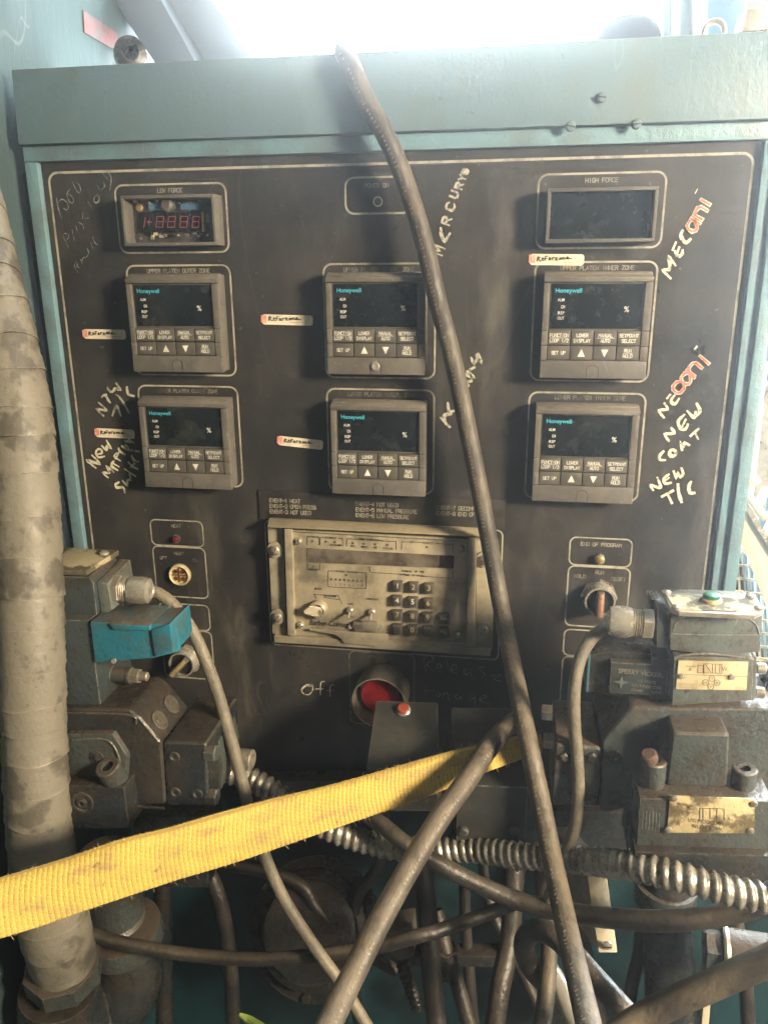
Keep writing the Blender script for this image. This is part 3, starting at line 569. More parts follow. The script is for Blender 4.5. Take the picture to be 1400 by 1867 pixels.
MB().prism([(200 + a_ * .1643, 325 + b_ * .1643) for a_, b_ in ((1015, 368), (1040, 370), (1052, 590), (1028, 590))], .010, .004).build('connector_strip', M['gold'], lf)
MB().lathe([(.0040, 0), (.0040, .002), (.0022, .0022), (.0022, .001)], LFp(1088, 432, .004), (0, -1, 0), 18).build('grommet', M['plastic'], lf)
hf = thing('force_meter', mmp(191, 278), 'blank dark high force panel meter in a black bezel at top right', 'panel meter')
bezel(hf, .1460, .2360, .2550, .2985, -.021, .0028, 'key')
MB().box(.1492, .2328, -.0135, -.0005, .2582, .2953).build('display_window', M['glass'], hf)
# ---- small indicators
def cyl(par, name, m, p, prof, ax=(0, -1, 0), n=28, hexn=None, label=None): return MB().lathe(prof, p, ax, n, hexn).build(name, M[m], par, label=label)
p = W(689, 367); t = thing('indicator_lamp', p, 'unlit round power on lamp with pale ring beside the hose', 'indicator lamp')
cyl(t, 'ring', 'sticker', p, [(.0034, 0), (.0044, 0), (.0044, .0012), (.0034, .0012), (.0034, 0)]); cyl(t, 'lens', 'key', p, [(.0033, 0), (.0033, .0008)])
p = W(322, 982); t = thing('indicator_lamp', p, 'small dark red heat lamp above the open socket', 'indicator lamp')
cyl(t, 'lens', 'redlens', p, [(.0034, 0), (.0034, .004), (.0026, .0058), (.001, .0064)]); cyl(t, 'ring', 'key', p, [(.0035, 0), (.0046, 0), (.0046, .001), (.0035, .001)])
p = W(1093, 1017); t = thing('indicator_lamp', p, 'metal capped end of program lamp above the run switch', 'indicator lamp')
cyl(t, 'ring', 'bright', p, [(.0046, 0), (.0046, .006), (.0036, .0062), (.0036, .005)]); cyl(t, 'lens', 'gold', p, [(.0036, 0), (.0036, .0072), (.002, .0080)])
# open heat socket
p = W(329, 1047, 0); t = thing('contact_socket', p, 'round cream contact block in the heat switch hole without its knob', 'switch socket')
cyl(t, 'ring', 'plate', p, [(.0095, 0), (.0122, 0), (.0122, .0035), (.0108, .005), (.0095, .0042), (.0095, .001)], n=40)
ins = cyl(t, 'insert', 'sock', p, [(.0094, .0002), (.0094, .0022)], n=40)
for dx, dz in ((-4.2, 4), (4.2, 4), (-4.2, -4), (4.2, -4)):
    cyl(t, 'contact', 'copper', p + Vector((dx * .001, 0, dz * .001)), [(.0024, .0020), (.0024, .0034), (.0014, .0034), (.0014, .0022)], n=14)
MB().box(p.x - .0006, p.x + .0006, -.0034, -.002, p.z - .008, p.z + .008).box(p.x - .008, p.x - .002, -.0036, -.002, p.z - .0006, p.z + .0006).box(p.x + .002, p.x + .008, -.0036, -.002, p.z - .0006, p.z + .0006).build('divider', M['copper'], t)
# rotary switches
def rotary(px, py, label, ang, dd, ins, hx=1):
    f = W(px, py, dd); p = Vector((f.x, 0, f.z)); t = thing('rotary_switch', p, label, 'rotary switch')
    cyl(t, 'nut', 'steel', p, [(.0175, 0), (.0175, .0055), (.0165, .0068)], hexn=8 if hx else None)
    cyl(t, 'collar', 'bright', p, [(.0160, .006), (.0152, .0135), (.0145, dd), (.0128, dd), (.0128, dd - .005)], n=40)
    cyl(t, 'knob', 'black', p, [(.0127, .006), (.0127, dd - .004), (.0120, dd - .0035)], n=36)
    u = Vector((math.sin(ang), 0, math.cos(ang))); v = Vector((math.cos(ang), 0, -math.sin(ang))); Y = Vector((0, -1, 0))
    def Lq(a_, b_, c_): return p + u * a_ + v * b_ + Y * c_
    hd_ = MB().hexa([Lq(-.012, -.0035, dd + .011), Lq(.011, -.0030, dd + .004), Lq(.011, .0030, dd + .004), Lq(-.012, .0035, dd + .011)], [Lq(-.0135, -.0042, dd - .006), Lq(.012, -.0035, dd - .006), Lq(.012, .0035, dd - .006), Lq(-.0135, .0042, dd - .006)]).build('handle', M['key'], t, bev=.0009)
    MB().hexa([Lq(-.0112, -.0020, dd + .0116), Lq(.010, -.0017, dd + .0046), Lq(.010, .0017, dd + .0046), Lq(-.0112, .0020, dd + .0116)], [Lq(-.0112, -.0020, dd + .009), Lq(.010, -.0017, dd + .002), Lq(.010, .0017, dd + .002), Lq(-.0112, .0020, dd + .009)]).build('insert', M[ins], hd_, bev=.0003)
    return t
rotary(1094, 1098, 'round run hold reset switch with copper striped handle above the right cable', .03, .017, 'copper')
rotary(330, 1213, 'rotary switch half hidden behind the blue coil, brass striped handle slanting down left', .75, .017, 'gold')
# emergency stop
f = W(690, 1283, .034); p = Vector((f.x, 0, f.z)); es = thing('emergency_stop', p, 'red emergency stop button inside a round metal guard ring', 'emergency stop')
cyl(es, 'guard_ring', 'steel', p, [(.0285, 0), (.0290, .010), (.0288, .034), (.0276, .0345), (.0274, .034), (.0270, .012), (.0270, .0)], n=56)
cyl(es, 'button', 'red', p, [(.008, .001), (.010, .008), (.021, .011), (.0225, .015), (.0205, .020), (.012, .0232), (.003, .0242)], n=44)
# ---- engraved event strip
ev = thing('event_nameplate', mmp(-5, 3), 'black engraved nameplate listing events 1 to 8 above the program controller', 'nameplate')
MB().box(-.1300, .1205, -.0022, -.0002, -.0125, .0178).build('plate', M['strip'], ev, bev=.0005)
def evl(s, x, z, m='cream', skip=()): stroke(MB(), s, mmp(x + len(s) * 2.72 / 2, z, -.0022), .0037, .00272, .00060, skip=skip).build('lettering', M[m], ev)
for i, s_ in enumerate(('EVENT-1 HEAT', 'EVENT-2 OPEN PRESS', 'EVENT-3 NOT USED')): evl(s_, -118.5, 8.3 - 6 * i)
for i, s_ in enumerate(('EVENT-4 NOT USED', 'EVENT-5 MANUAL PRESSURE', 'EVENT-6 LOW PRESSURE')): evl(s_, -28.5, 8.3 - 6 * i, 'faint' if i == 0 else 'cream')
for i, s_ in enumerate(('EVENT-7 DECOMPRESS', 'EVENT-8 END OF CYCLE')): evl(s_, 53, 7.8 - 6 * i)
# ================================================================== PROGRAM CONTROLLER (beige)
Z1 = ((470, 920), .32857)
def z1(x, y, d=.016): return W(470 + x * .32857, 920 + y * .32857, d)
def z1p(poly, d1, d0, name, m, par, bev=.0005, **k):
    return MB().prism([(470 + x * .32857, 920 + y * .32857) for x, y in poly], d1, d0).build(name, M[m], par, bev=bev, **k)
pg = thing('program_controller', W(690, 1075, 0), 'grimy beige program controller with keypad and long display, centre of the panel', 'program controller')
z1p([(52, 125), (1310, 185), (1300, 805), (85, 720)], .010, .0005, 'housing', 'beige', pg)
q = [z1(60, 78, .009), z1(1312, 140, .009), z1(1312, 183, .024), z1(52, 126, .024)]
MB().hexa(q, [Vector((v_.x, -.0005, v_.z - .001)) for v_ in q]).build('top_lip', M['beige'], pg, bev=.0006)
z1p([(90, 728), (1290, 806), (1290, 842), (92, 766)], .018, .0005, 'bottom_lip', 'beige', pg)
z1p([(55, 128), (140, 134), (160, 722), (82, 716)], .0135, .010, 'mounting_flange', 'beige', pg)
z1p([(1216, 180), (1308, 186), (1302, 800), (1210, 792)], .0135, .010, 'mounting_flange', 'beige', pg)
z1p([(147, 135), (188, 138), (204, 730), (166, 726)], .021, .010, 'rail', 'beige', pg)
z1p([(1168, 186), (1212, 188), (1204, 792), (1158, 788)], .021, .010, 'rail', 'beige', pg)
fpl = z1p([(192, 152), (1165, 206), (1152, 768), (206, 727)], .0155, .010, 'front_plate', 'beigeface', pg, bev=.0004)
z1p([(190, 140), (1165, 192), (1165, 204), (192, 150)], .018, .010, 'trim', 'beige', pg)
z1p([(206, 729), (1152, 770), (1150, 790), (206, 742)], .0145, .010, 'trim', 'beige', pg)
for x, y, sl, r_ in ((228, 200, 0, .0055), (1130, 243, 0, .0055), (240, 665, 0, .0055), (1113, 722, 0, .0055), (100, 247, 1, .0085), (115, 617, 1, .0085), (1250, 688, 1, .0085), (1262, 300, 1, .0085)):
    p = z1(x, y, .0155 if not sl else .0135)
    if sl: cyl(pg, 'captive_nut', 'beige', p, [(r_ * .98, 0), (r_ * .98, .003), (r_ * .7, .0034)])
    s_ = cyl(pg, 'screw', 'bright' if not sl else 'steel', p, [(r_ * .62, 0), (r_ * .62, .0035 + .002 * sl), (r_ * .4, .005 + .002 * sl), (.0005, .0054 + .002 * sl)], n=20)
    mb = MB(); yy = p.y - .0053 - .002 * sl; a_ = random.uniform(0, 1.5)
    for k in range(1 if sl else 2):
        u = Vector((math.cos(a_ + k * 1.57), 0, math.sin(a_ + k * 1.57))) * r_ * .5; v = Vector((-u.z, 0, u.x)).normalized() * .0004
        c = Vector((p.x, yy - k * .00005, p.z)); mb.hexa([c - u - v, c + u - v, c + u + v, c - u + v], [w_ + Vector((0, .0015, 0)) for w_ in (c - u - v, c + u - v, c + u + v, c - u + v)])
    mb.build('slot', M['black'], s_)
dsp = z1p([(262, 236), (1096, 280), (1092, 362), (268, 326)], .0158, .014, 'display_frame', 'beige', pg, bev=.0002)
z1p([(272, 242), (1090, 285), (1086, 355), (276, 320)], .0163, .0150, 'display_window', 'prog', pg, bev=0)
z1p([(1010, 284), (1088, 288), (1084, 353), (1006, 349)], .0165, .0155, 'display_lens', 'lens2', pg, bev=0)
ln = MB(); PW = lambda l: [z1(x, y, .0157) for x, y in l]
for l in ([(272, 222), (273, 180), (285, 178)], [(332, 180), (340, 184), (340, 224)], [(345, 224), (347, 182), (368, 181)], [(445, 186), (470, 189), (471, 232)], [(492, 234), (494, 190), (565, 193)], [(690, 202), (766, 205), (767, 250)], [(797, 250), (799, 206), (905, 210)], [(985, 215), (1083, 222), (1084, 265)],
          [(275, 330), (275, 358), (290, 362)], [(335, 362), (343, 360), (343, 330)], [(620, 346), (622, 374), (645, 378), (815, 388)], [(905, 398), (1080, 410), (1082, 374)], [(440, 370), (390, 368), (387, 440), (392, 457), (600, 467), (603, 380), (548, 376)], [(322, 520), (312, 500), (445, 505), (468, 552)], [(365, 515), (450, 528)]):
    ln.ribbon(PW(l), .00062)
ln.build('printed_lines', M['black'], fpl, kind='stuff')
def z1t(s, x, y, h, wd=None, m='black', shear=0, bold=0, par=None, d=.0157, al='CENTER'):
    p = z1(x, y, d); q = z1(x + 40, y + 2.6, d); u = (Vector((q.x - p.x, 0, q.z - p.z))).normalized(); v = Vector((-u.z, 0, u.x))
    return textmesh('lettering', s, p, h, M[m], par or fpl, right=u, up=v, shear=shear, bold=bold, width=wd, lift=.0002)
for s_, x, y in (('CHANNEL', 308, 178), ('SEGMENT', 405, 184), ('GO/JUMP', 432, 226), ('TIME REMAINING', 628, 195), ('SEC', 528, 230), ('MIN', 590, 235), ('HR', 652, 238), ('CYCLES', 722, 243), ('OUTPUT', 942, 214), ('ERROR', 308, 360), ('EVENT STATUS', 493, 373), ('% TIME OF PROG', 858, 392), ('MAIL', 838, 370), ('PM', 912, 373), ('MODE', 335, 468), ('RUN', 515, 552), ('HOLD', 520, 622), ('DISPLAY', 635, 525), ('PROGRAM', 400, 508)):
    z1t(s_, x, y, .0021, len(s_) * .0018, bold=.01)
z1t('Barber-Colman', 392, 660, .0060, .0420, shear=.3, m='black', bold=.008)
for i in range(8): z1t(str(i + 1), 408 + i * 24.5, 442 + i * 1.1, .0022)
dots = MB()
for x, y in [(303, 203), (378, 206), (428, 208), (528, 214), (590, 217), (652, 220), (720, 224), (938, 236), (308, 342), (808, 367), (880, 371), (491, 391)] + [(408 + i * 24.5, 414 + i * 1.6) for i in range(8)]:
    p = z1(x, y, .0155); dots.lathe([(.0013, 0), (.0011, .0006)], p, (0, -1, 0), 10)
dots.build('status_lamps', M['key'], pg)
KT = [['1', '2', '3'], ['4', '5', '6'], ['7', '8', '9', 'Enter'], ['', '0', '.', 'Prog']]
KP = [[(778, 448), (866, 454), (952, 460)], [(776, 528), (862, 536), (948, 543)], [(776, 608), (862, 616), (945, 622), (1035, 628)], [(776, 686), (860, 692), (944, 698), (1033, 706)]]
for r_ in range(4):
    for s_, (x, y) in zip(KT[r_], KP[r_]):
        base = [z1(x + dx, y + dy, .0155) for dx, dy in ((-28, -31), (29, -29), (28, 31), (-29, 29))]
        k = MB().hexa([v_ + Vector((0, -.0050, 0)) * 1 + (z1(x, y, .0155) - v_) * .12 for v_ in base], base).build('key', M['key'], pg, bev=.0008)
        fr = [v_ + Vector((0, -.0056, 0)) + (z1(x, y, .0155) - v_) * .36 + Vector((-.0004, 0, -.0006)) for v_ in base]
        MB().hexa(fr, [v_ + Vector((0, .0004, 0)) for v_ in fr]).build('key_top', M['keytop'], k, bev=.0001)
        if s_: z1t(s_, x - 3, y + 4, .0056 if len(s_) == 1 else .0030, None if len(s_) == 1 else .0066, 'white' if s_ in '145' else 'sock', par=k, d=.0216)
# key switch, toggles, connector, sheet tab
p = z1(338, 575, .0155); cyl(pg, 'lock_barrel', 'beige', p, [(.0098, 0), (.0094, .007), (.0075, .0085), (.007, .006)], n=32)
q = [z1(255, 594, .030), z1(285, 572, .030), z1(350, 580, .024), z1(365, 600, .022), z1(350, 622, .024), z1(300, 618, .030), z1(262, 606, .030)]
MB().hexa(q, [v_ + Vector((.0002, .0006, .0016)) for v_ in q]).build('lock_key', M['beige'], pg)
MB().lathe([(.005, 0), (.005, .009)], z1(345, 590, .016), (0, -1, 0), 16).build('lock_core', M['steel'], pg)
for x, y in ((513, 585), (633, 594)):
    p = z1(x, y, .0155); cyl(pg, 'toggle_bushing', 'steel', p, [(.0038, 0), (.0038, .003), (.0026, .004)], n=18)
    MB().tube([p, p + Vector((0, -.006, -.002)), p + Vector((.0003, -.013, -.0045))], [.0011, .0013, .0017], 10, .002).build('toggle_lever', M['bright'], pg)
cn = z1p([(530, 655), (662, 655), (672, 672), (662, 705), (540, 703), (525, 672)], .021, .0155, 'port_shell', 'steel', pg, bev=.0006)
z1p([(543, 663), (655, 664), (660, 676), (652, 696), (548, 694), (538, 676)], .0216, .020, 'port_face', 'tape', pg, bev=.0002, label='dusty pink-brown port face')
for x, y in ((518, 672), (680, 676)): cyl(pg, 'port_screw', 'bright', z1(x, y, .0155), [(.0026, 0), (.0026, .003), (.001, .0034)], n=14)
z1p([(285, 690), (430, 704), (725, 722), (722, 754), (692, 752), (655, 786), (482, 770), (455, 740), (428, 722), (290, 700)], .0215, .020, 'sheet_metal_tab', 'beige', pg, bev=.0002)
# ================================================================== CONTROL BOXES in front
def tbox(name, top, zdrop, m, label, cat, d1, d0):
    (x0, y0), (x1, y1), (x2, y2), (x3, y3) = top                      # back-left, back-right, front-right, front-left pixels
    t4 = [W(x0, y0, d0), W(x1, y1, d0), W(x2, y2, d1), W(x3, y3, d1)]
    r_ = thing(name, (t4[0] + t4[2]) / 2 - Vector((0, 0, zdrop)), label, cat)
    MB().hexa(t4, [p - Vector((0, 0, zdrop)) for p in t4]).build('box_body', M[m], r_, bev=.0012)
    return r_, t4
bxa, t4 = tbox('push_button_box', [(686, 1278), (798, 1281), (800, 1404), (668, 1402)], .045, 'boxm', 'dark push button box with an orange-red button, under the emergency stop', 'control box', .128, .066)
nrm = (t4[1] - t4[0]).cross(t4[3] - t4[0]).normalized(); nrm = nrm if nrm.z > 0 else -nrm
fr_ = (1298 - 1278) / (1402 - 1278); p = t4[0].lerp(t4[3], .14).lerp(t4[1].lerp(t4[2], .14), .46)
cyl(bxa, 'button_ring', 'bright', p, [(.0070, 0), (.0070, .002), (.0058, .003), (.0058, .001)], ax=nrm)
cyl(bxa, 'button', 'orange', p, [(.0057, 0), (.0057, .0045), (.0048, .0055)], ax=nrm)
bxb, t4 = tbox('junction_box', [(822, 1290), (965, 1292), (962, 1437), (834, 1432)], .085, 'boxm', 'dark grey junction box behind the yellow strap and the hoses', 'control box', .135, .055)
for px in (845, 938):
    p = W(px, 1514, .135); s_ = cyl(bxb, 'bolt', 'boxm', p, [(.0048, 0), (.0048, .003), (.003, .0045)])
MB().prism([(668, 1404), (800, 1406), (800, 1480), (668, 1480)], .120, .06).build('lower_box', M['boxm'], bxa, bev=.001)
solo(MB().prism([(975, 1478), (1175, 1484), (1180, 1575), (985, 1575)], .06, .0), 'filler_block', M['castdark'], 'added dark manifold block in the gap between the junction box and the right casting', 'filler', bev=.003)  # added block, its dark colour stands in for the shade in this gap
# shelf below the panel
solo(MB().prism([(470, 1425), (760, 1425), (760, 1470), (470, 1470)], .02, -.02), 'mounting_rail', M['casting'], 'dirty horizontal mounting rail under the black panel', 'rail', bev=.002)
# ================================================================== LOWER MACHINE
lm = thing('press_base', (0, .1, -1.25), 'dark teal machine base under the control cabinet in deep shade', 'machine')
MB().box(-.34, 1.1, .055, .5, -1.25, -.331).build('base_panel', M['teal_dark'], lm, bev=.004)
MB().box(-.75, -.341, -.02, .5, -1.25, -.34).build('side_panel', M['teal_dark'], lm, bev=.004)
p = W(575, 1700, .0)
gb = thing('gear_case', p, 'dim round gear case with flange bolts in the shadow below the strap', 'gear case')
g0 = W(578, 1690, .02)
cyl(gb, 'flange', 'castdark', g0, [(.078, 0), (.078, .012), (.066, .014), (.064, .030), (.056, .036)], ax=(0, -.8, .6), n=48)
cyl(gb, 'cover', 'castdark', g0 + Vector((0, -.028, .021)), [(.053, 0), (.053, .006), (.045, .009), (.02, .010)], ax=(0, -.8, .6), n=48)
for k in range(6):
    q_ = math.radians(30 + 60 * k); ax = Vector((0, -.8, .6)); u = Vector((1, 0, 0)); v = ax.cross(u)
    cyl(gb, 'bolt', 'castdark', g0 + ax * .013 + (u * math.cos(q_) + v * math.sin(q_)) * .072, [(.005, 0), (.005, .005)], ax=ax, hexn=6)
# ================================================================== LEFT VALVE
def pr(poly, d1, d0, name, m, par, bev=.0012, **k): return MB().prism(poly, d1, d0).build(name, M[m], par, bev=bev, **k)
def ridge(poly, d, wd, par, m, name='cast_ridge', h=.0007):
    mb = MB(); pts = [W(x, y, d) for x, y in poly]
    if len(pts) > 2: pts, _ = spline(pts, 0, .002)
    mb.tube(pts, wd, 6, .003); return mb.build(name, M[m], par)
dv = .165
lv = thing('solenoid_valve', W(170, 1285, dv), 'left solenoid valve with a bright blue coil and grey terminal box', 'hydraulic valve')
bx_ = pr([(50, 1049), (160, 1052), (170, 1062), (178, 1130), (50, 1128)], dv, dv - .050, 'terminal_box', 'valvedark', lv, .0018)
T0 = W(160, 1046, dv + .001); q = [W(50, 1043, dv + .001), W(158, 1046, dv + .001), Vector((T0.x + .002, -(dv - .052), T0.z)), Vector((W(50, 1043, dv).x, -(dv - .052), T0.z))]
MB().hexa([v_ + Vector((0, 0, .003)) for v_ in q], [v_ - Vector((0, 0, .002)) for v_ in q]).build('lid', M['toplabel'], lv, bev=.0008)
cyl(lv, 'lid_screw', 'bright', Vector((T0.x - .006, -(dv - .040), T0.z + .003)), [(.0042, 0), (.0042, .002), (.002, .003)], ax=(0, 0, 1))
MB().hexa([W(176, 1062, dv - .005), W(196, 1064, dv - .005), W(205, 1113, dv - .005), W(184, 1122, dv - .005)], [W(176, 1062, dv - .005) + Vector((0, .045, .006)), W(196, 1064, dv - .005) + Vector((0, .045, .006)), W(205, 1113, dv - .005) + Vector((0, .045, 0)), W(184, 1122, dv - .005) + Vector((0, .045, 0))]).build('entry_flange', M['valve'], lv, bev=.0015)
ga = W(206, 1073, dv - .018); gx = Vector((.985, 0.05, -.03)).normalized(); S = .001
def gland(par, p, ax, k):
    cyl(par, 'gland_nut', 'steel', p, [(.0100 * k, .0), (.0122 * k, .001), (.0122 * k, .0075 * k), (.0110 * k, .0085 * k)], ax=ax, hexn=6)
    cyl(par, 'gland_thread', 'steel', p + ax * .0085 * k, [(.0098 * k, 0)] + [(.0098 * k + (.0009 * k if i % 2 else 0), .0008 * i * k) for i in range(1, 9)] + [(.0096 * k, .0072 * k)], ax=ax, n=28)
    mb = MB(); n_ = 40; prof = [(.0100, .0148), (.0116, .0155), (.0120, .020), (.0118, .027), (.0105, .0315), (.0065, .0335), (.0055, .0325)]
    mb.lathe([(r_ * k, t_ * k) for r_, t_ in prof], p, ax, n_)
    u = None
    for i, v_ in enumerate(mb.v):                                     # flats on the dome nut
        rel = v_ - p; al = rel.dot(ax); rad = rel - ax * al
        if rad.length > .008 * k:
            j = i % n_; s_ = 1 - .05 * (1 + math.cos(6 * 2 * math.pi * j / n_)) / 2 ; mb.v[i] = p + ax * al + rad * s_
    mb.build('gland_dome', M['bright'], par)
gland(lv, ga, gx, 1.06)
pr([(50, 1130), (162, 1131), (184, 1287), (50, 1287)], dv + .012, dv - .05, 'valve_body', 'valvedark', lv, .002)
# blue coil
dc = .180
cb = pr([(163, 1133), (262, 1140), (313, 1136), (319, 1192), (280, 1201), (172, 1210)], dc, dc - .036, 'coil_cover', 'bluecap', lv, .0025)
pr([(199, 1138), (272, 1141), (274, 1150), (207, 1149)], dc + .003, dc - .04, 'coil_ridge', 'bluecap', lv, .0012)
pr([(275, 1150), (310, 1137), (316, 1190), (282, 1199)], dc + .0025, dc - .04, 'coil_end_cap', 'bluecap', lv, .0015)
q = W(316, 1163, dc - .023); q.x += .0015
MB().hexa([W(313, 1138, dc - .004), W(313, 1138, dc - .04) * 1, W(319, 1190, dc - .04), W(319, 1190, dc - .004)], [v_ + Vector((.006, 0, 0)) for v_ in (W(313, 1144, dc - .010), W(313, 1144, dc - .034), W(319, 1184, dc - .034), W(319, 1184, dc - .010))]).build('coil_nose', M['bluecap'], lv, bev=.001)
cyl(lv, 'plunger_hole', 'black', Vector((W(313, 1160, dc - .02).x + .0072, -(dc - .022), W(316, 1164, dc - .02).z)), [(.0055, 0), (.0055, .0015), (.004, .002)], ax=(1, 0, 0))
cyl(lv, 'cover_screw', 'bright', W(208, 1205, dc), [(.0022, 0), (.0022, .0015)])
# spool plug under the coil
sp = W(184, 1228, dc - .03); ax = Vector((1, .02, 0)).normalized()
cyl(lv, 'plug_body', 'casting', sp, [(.0078, 0), (.0078, .012), (.0070, .0125), (.0070, .027), (.0078, .0275), (.0078, .030)], ax=ax)
cyl(lv, 'plug_nut', 'steel', sp + ax * .030, [(.0070, 0), (.0070, .008)], ax=ax, hexn=6)
cyl(lv, 'plug_stud', 'steel', sp + ax * .038, [(.0042, 0), (.0042, .007), (.003, .008)], ax=ax)
# casting below
lc = thing('valve_casting', W(200, 1510, .19), 'large oily grey-black valve casting under the blue coil valve at left', 'hydraulic valve')
dcf = .185
pr([(40, 1292), (236, 1294), (256, 1310), (294, 1355), (302, 1468), (246, 1470), (236, 1512), (40, 1512)], dcf, dcf - .062, 'main_body', 'castdark', lc, .0038, seg=3)
pr([(120, 1338), (205, 1338), (232, 1380), (228, 1440), (120, 1442)], dcf + .006, dcf - .02, 'raised_pad', 'casting', lc, .004)
pr([(110, 1432), (226, 1436), (236, 1512), (110, 1512)], dcf + .020, dcf - .04, 'lower_block', 'castdark', lc, .002)
cyl(lc, 'port_plug', 'castdark', W(151, 1463, dcf + .020), [(.0105, 0), (.0105, .0015), (.0085, .0015), (.008, .0004), (.0045, .0006), (.004, .003), (.0022, .003), (.002, .0005)], n=36)
cyl(lc, 'small_plug', 'castdark', W(178, 1381, dcf + .006), [(.0060, 0), (.0060, .0015), (.0045, .0012), (.0022, .003), (.001, .0032)], n=28)
for x, y in ((318, 1380), (320, 1445), (360, 1448)): cyl(lc, 'cover_bolt', 'castdark', W(x, y, dcf - .002), [(.0052, 0), (.0050, .0015), (.003, .0015), (.0026, .0004)], n=24)
ridge([(132, 1350), (195, 1350), (218, 1385), (214, 1410)], dcf + .0062, .0012, lc, 'casting'); ridge([(60, 1300), (228, 1303), (248, 1320)], dcf + .0005, .0012, lc, 'castdark')
ridge([(240, 1470), (300, 1474)], dcf - .001, .0014, lc, 'castdark')
cs = W(213, 1425, dcf + .008)
def capscrew(par, p, r_, h_, m='casting', ax=(0, 0, 1)):
    c = cyl(par, 'cap_screw', m, p, [(r_, 0), (r_ * 1.02, .001), (r_, h_ - .001), (r_ * .9, h_), (r_ * .5, h_), (r_ * .5, h_ - .004)], ax=ax, n=32)
    c2 = MB().lathe([(r_ * .49, h_ - .0041), (r_ * .49, h_ - .0032)], p, ax, 6).build('hex_socket', M['black'], c)
    return c
capscrew(lc, cs, .0110, .022, 'casting', Vector((-.15, -.35, 1)).normalized())
# slanted block with two counterbores
q = [W(258, 1308, dcf - .012), W(288, 1243, dcf - .06), W(326, 1281, dcf - .065), W(296, 1351, dcf - .014)]
q = [W(170, 1290, dcf - .012), W(255, 1298, dcf - .014), W(276, 1242, dcf - .06), W(205, 1244, dcf - .06)]
MB().hexa(q, [v_ - Vector((0, 0, .03)) for v_ in q]).build('top_rib', M['castdark'], lc, bev=.0015)
e0 = W(256, 1310, dcf); e1 = W(294, 1355, dcf); bk_ = Vector((0, .062, 0)); nn = bk_.cross(e1 - e0).normalized()
if nn.z < 0: nn = -nn
for a_, b_ in ((.50, .27), (.48, .70)):
    p = e0.lerp(e1, a_) + bk_ * b_
    cyl(lc, 'counterbore', 'casting', p + nn * .0003, [(.0092, -.003), (.0092, .0012), (.0080, .0014), (.0074, .0002), (.0036, .0002), (.0030, .0012)], ax=nn)
pr([(296, 1353), (376, 1356), (380, 1470), (303, 1470)], dcf - .002, dcf - .085, 'end_cap', 'castdark', lc, .0038, seg=3)
pr([(374, 1345), (398, 1350), (408, 1395), (404, 1440), (378, 1462)], dcf - .03, dcf - .075, 'end_flange', 'casting', lc, .002)
for px, py in ((384, 1372), (386, 1452)):
    cyl(lc, 'hex_bolt', 'casting', W(px - 8, py, dcf - .008), [(.0078, 0), (.0078, .009), (.007, .010)], ax=(1, 0, 0), hexn=6)
p = W(430, 1382, .10); c_ = cyl(lc, 'socket_screw', 'steel', p, [(.004, -.02), (.004, .004), (.0098, .0045), (.0100, .006), (.0100, .017), (.0088, .018), (.0055, .018), (.005, .013)], ax=(1, -.05, 0), n=32)
pr([(240, 1490), (380, 1490), (380, 1620), (262, 1620), (240, 1560)], dcf - .06, dcf - .10, 'bracket', 'castdark', lc, .003)
# ================================================================== RIGHT VALVE
dr = .165
rv = thing('solenoid_valve', W(1300, 1285, dr), 'right solenoid valve with green knob lid and yellowed circuit label', 'hydraulic valve')
pr([(1222, 1114), (1236, 1110), (1380, 1116), (1392, 1122), (1386, 1190), (1300, 1196), (1221, 1186)], dr, dr - .042, 'terminal_box', 'valve', rv, .002)
Tz = W(1300, 1112, dr).z + .001
def ontop(px, py, z):
    r_ = ray(px, py); return CAM + r_ * ((z - CAM.z) / r_.z)
lp = [(1222, 1108), (1238, 1115), (1376, 1121), (1392, 1113), (1380, 1090), (1208, 1078)]
q = [ontop(x, y, Tz + .003) for x, y in lp]
MB().hexa(q, [v_ - Vector((0, 0, .004)) for v_ in q]).build('lid', M['steel'], rv, bev=.0008)
lp = [(1228, 1106), (1240, 1111), (1372, 1116), (1382, 1110), (1370, 1092), (1215, 1084)]
q = [ontop(x, y, Tz + .0036) for x, y in lp]
MB().hexa(q, [v_ - Vector((0, 0, .001)) for v_ in q]).build('lid_label', M['toplabel'], rv)
p = ontop(1296, 1096, Tz + .0036); cyl(rv, 'knob_ring', 'plate', p, [(.0078, 0), (.0078, .002), (.0066, .003)], ax=(0, 0, 1)); cyl(rv, 'green_knob', 'green', p, [(.0064, .002), (.0062, .0055), (.005, .0062)], ax=(0, 0, 1))
for x, y in ((1214, 1082), (1232, 1109), (1384, 1110), (1368, 1088)):
    cyl(rv, 'lid_screw', 'steel', ontop(x, y, Tz + .0036), [(.0036, 0), (.0036, .0016), (.002, .0026)], ax=(0, 0, 1), n=18)
pr([(1184, 1092), (1208, 1096), (1216, 1112), (1216, 1180), (1194, 1180), (1184, 1160)], dr - .022, dr - .042, 'entry_flange', 'castdark', rv, .0012)
pr([(1199, 1112), (1222, 1113), (1220, 1182), (1196, 1181)], dr - .004, dr - .04, 'entry_block', 'valvedark', rv, .0015)
gland(rv, W(1190, 1139, dr - .008), Vector((-1, .03, .03)).normalized(), 1.06)
pr([(1229, 1198), (1374, 1200), (1371, 1278), (1225, 1287)], dr + .002, dr - .05, 'valve_body', 'valve', rv, .0015)
pr([(1372, 1200), (1380, 1198), (1378, 1270), (1370, 1280)], dr - .004, dr - .05, 'body_end', 'valve', rv, .001)
pl_ = pr([(1237, 1205), (1364, 1208), (1361, 1259), (1232, 1257)], dr + .0032, dr + .0018, 'circuit_label', 'plate', rv, .0002)
lb_ = MB(); Q = lambda x, y: W(980 + x * .3, 1020 + y * .3, dr + .0034)
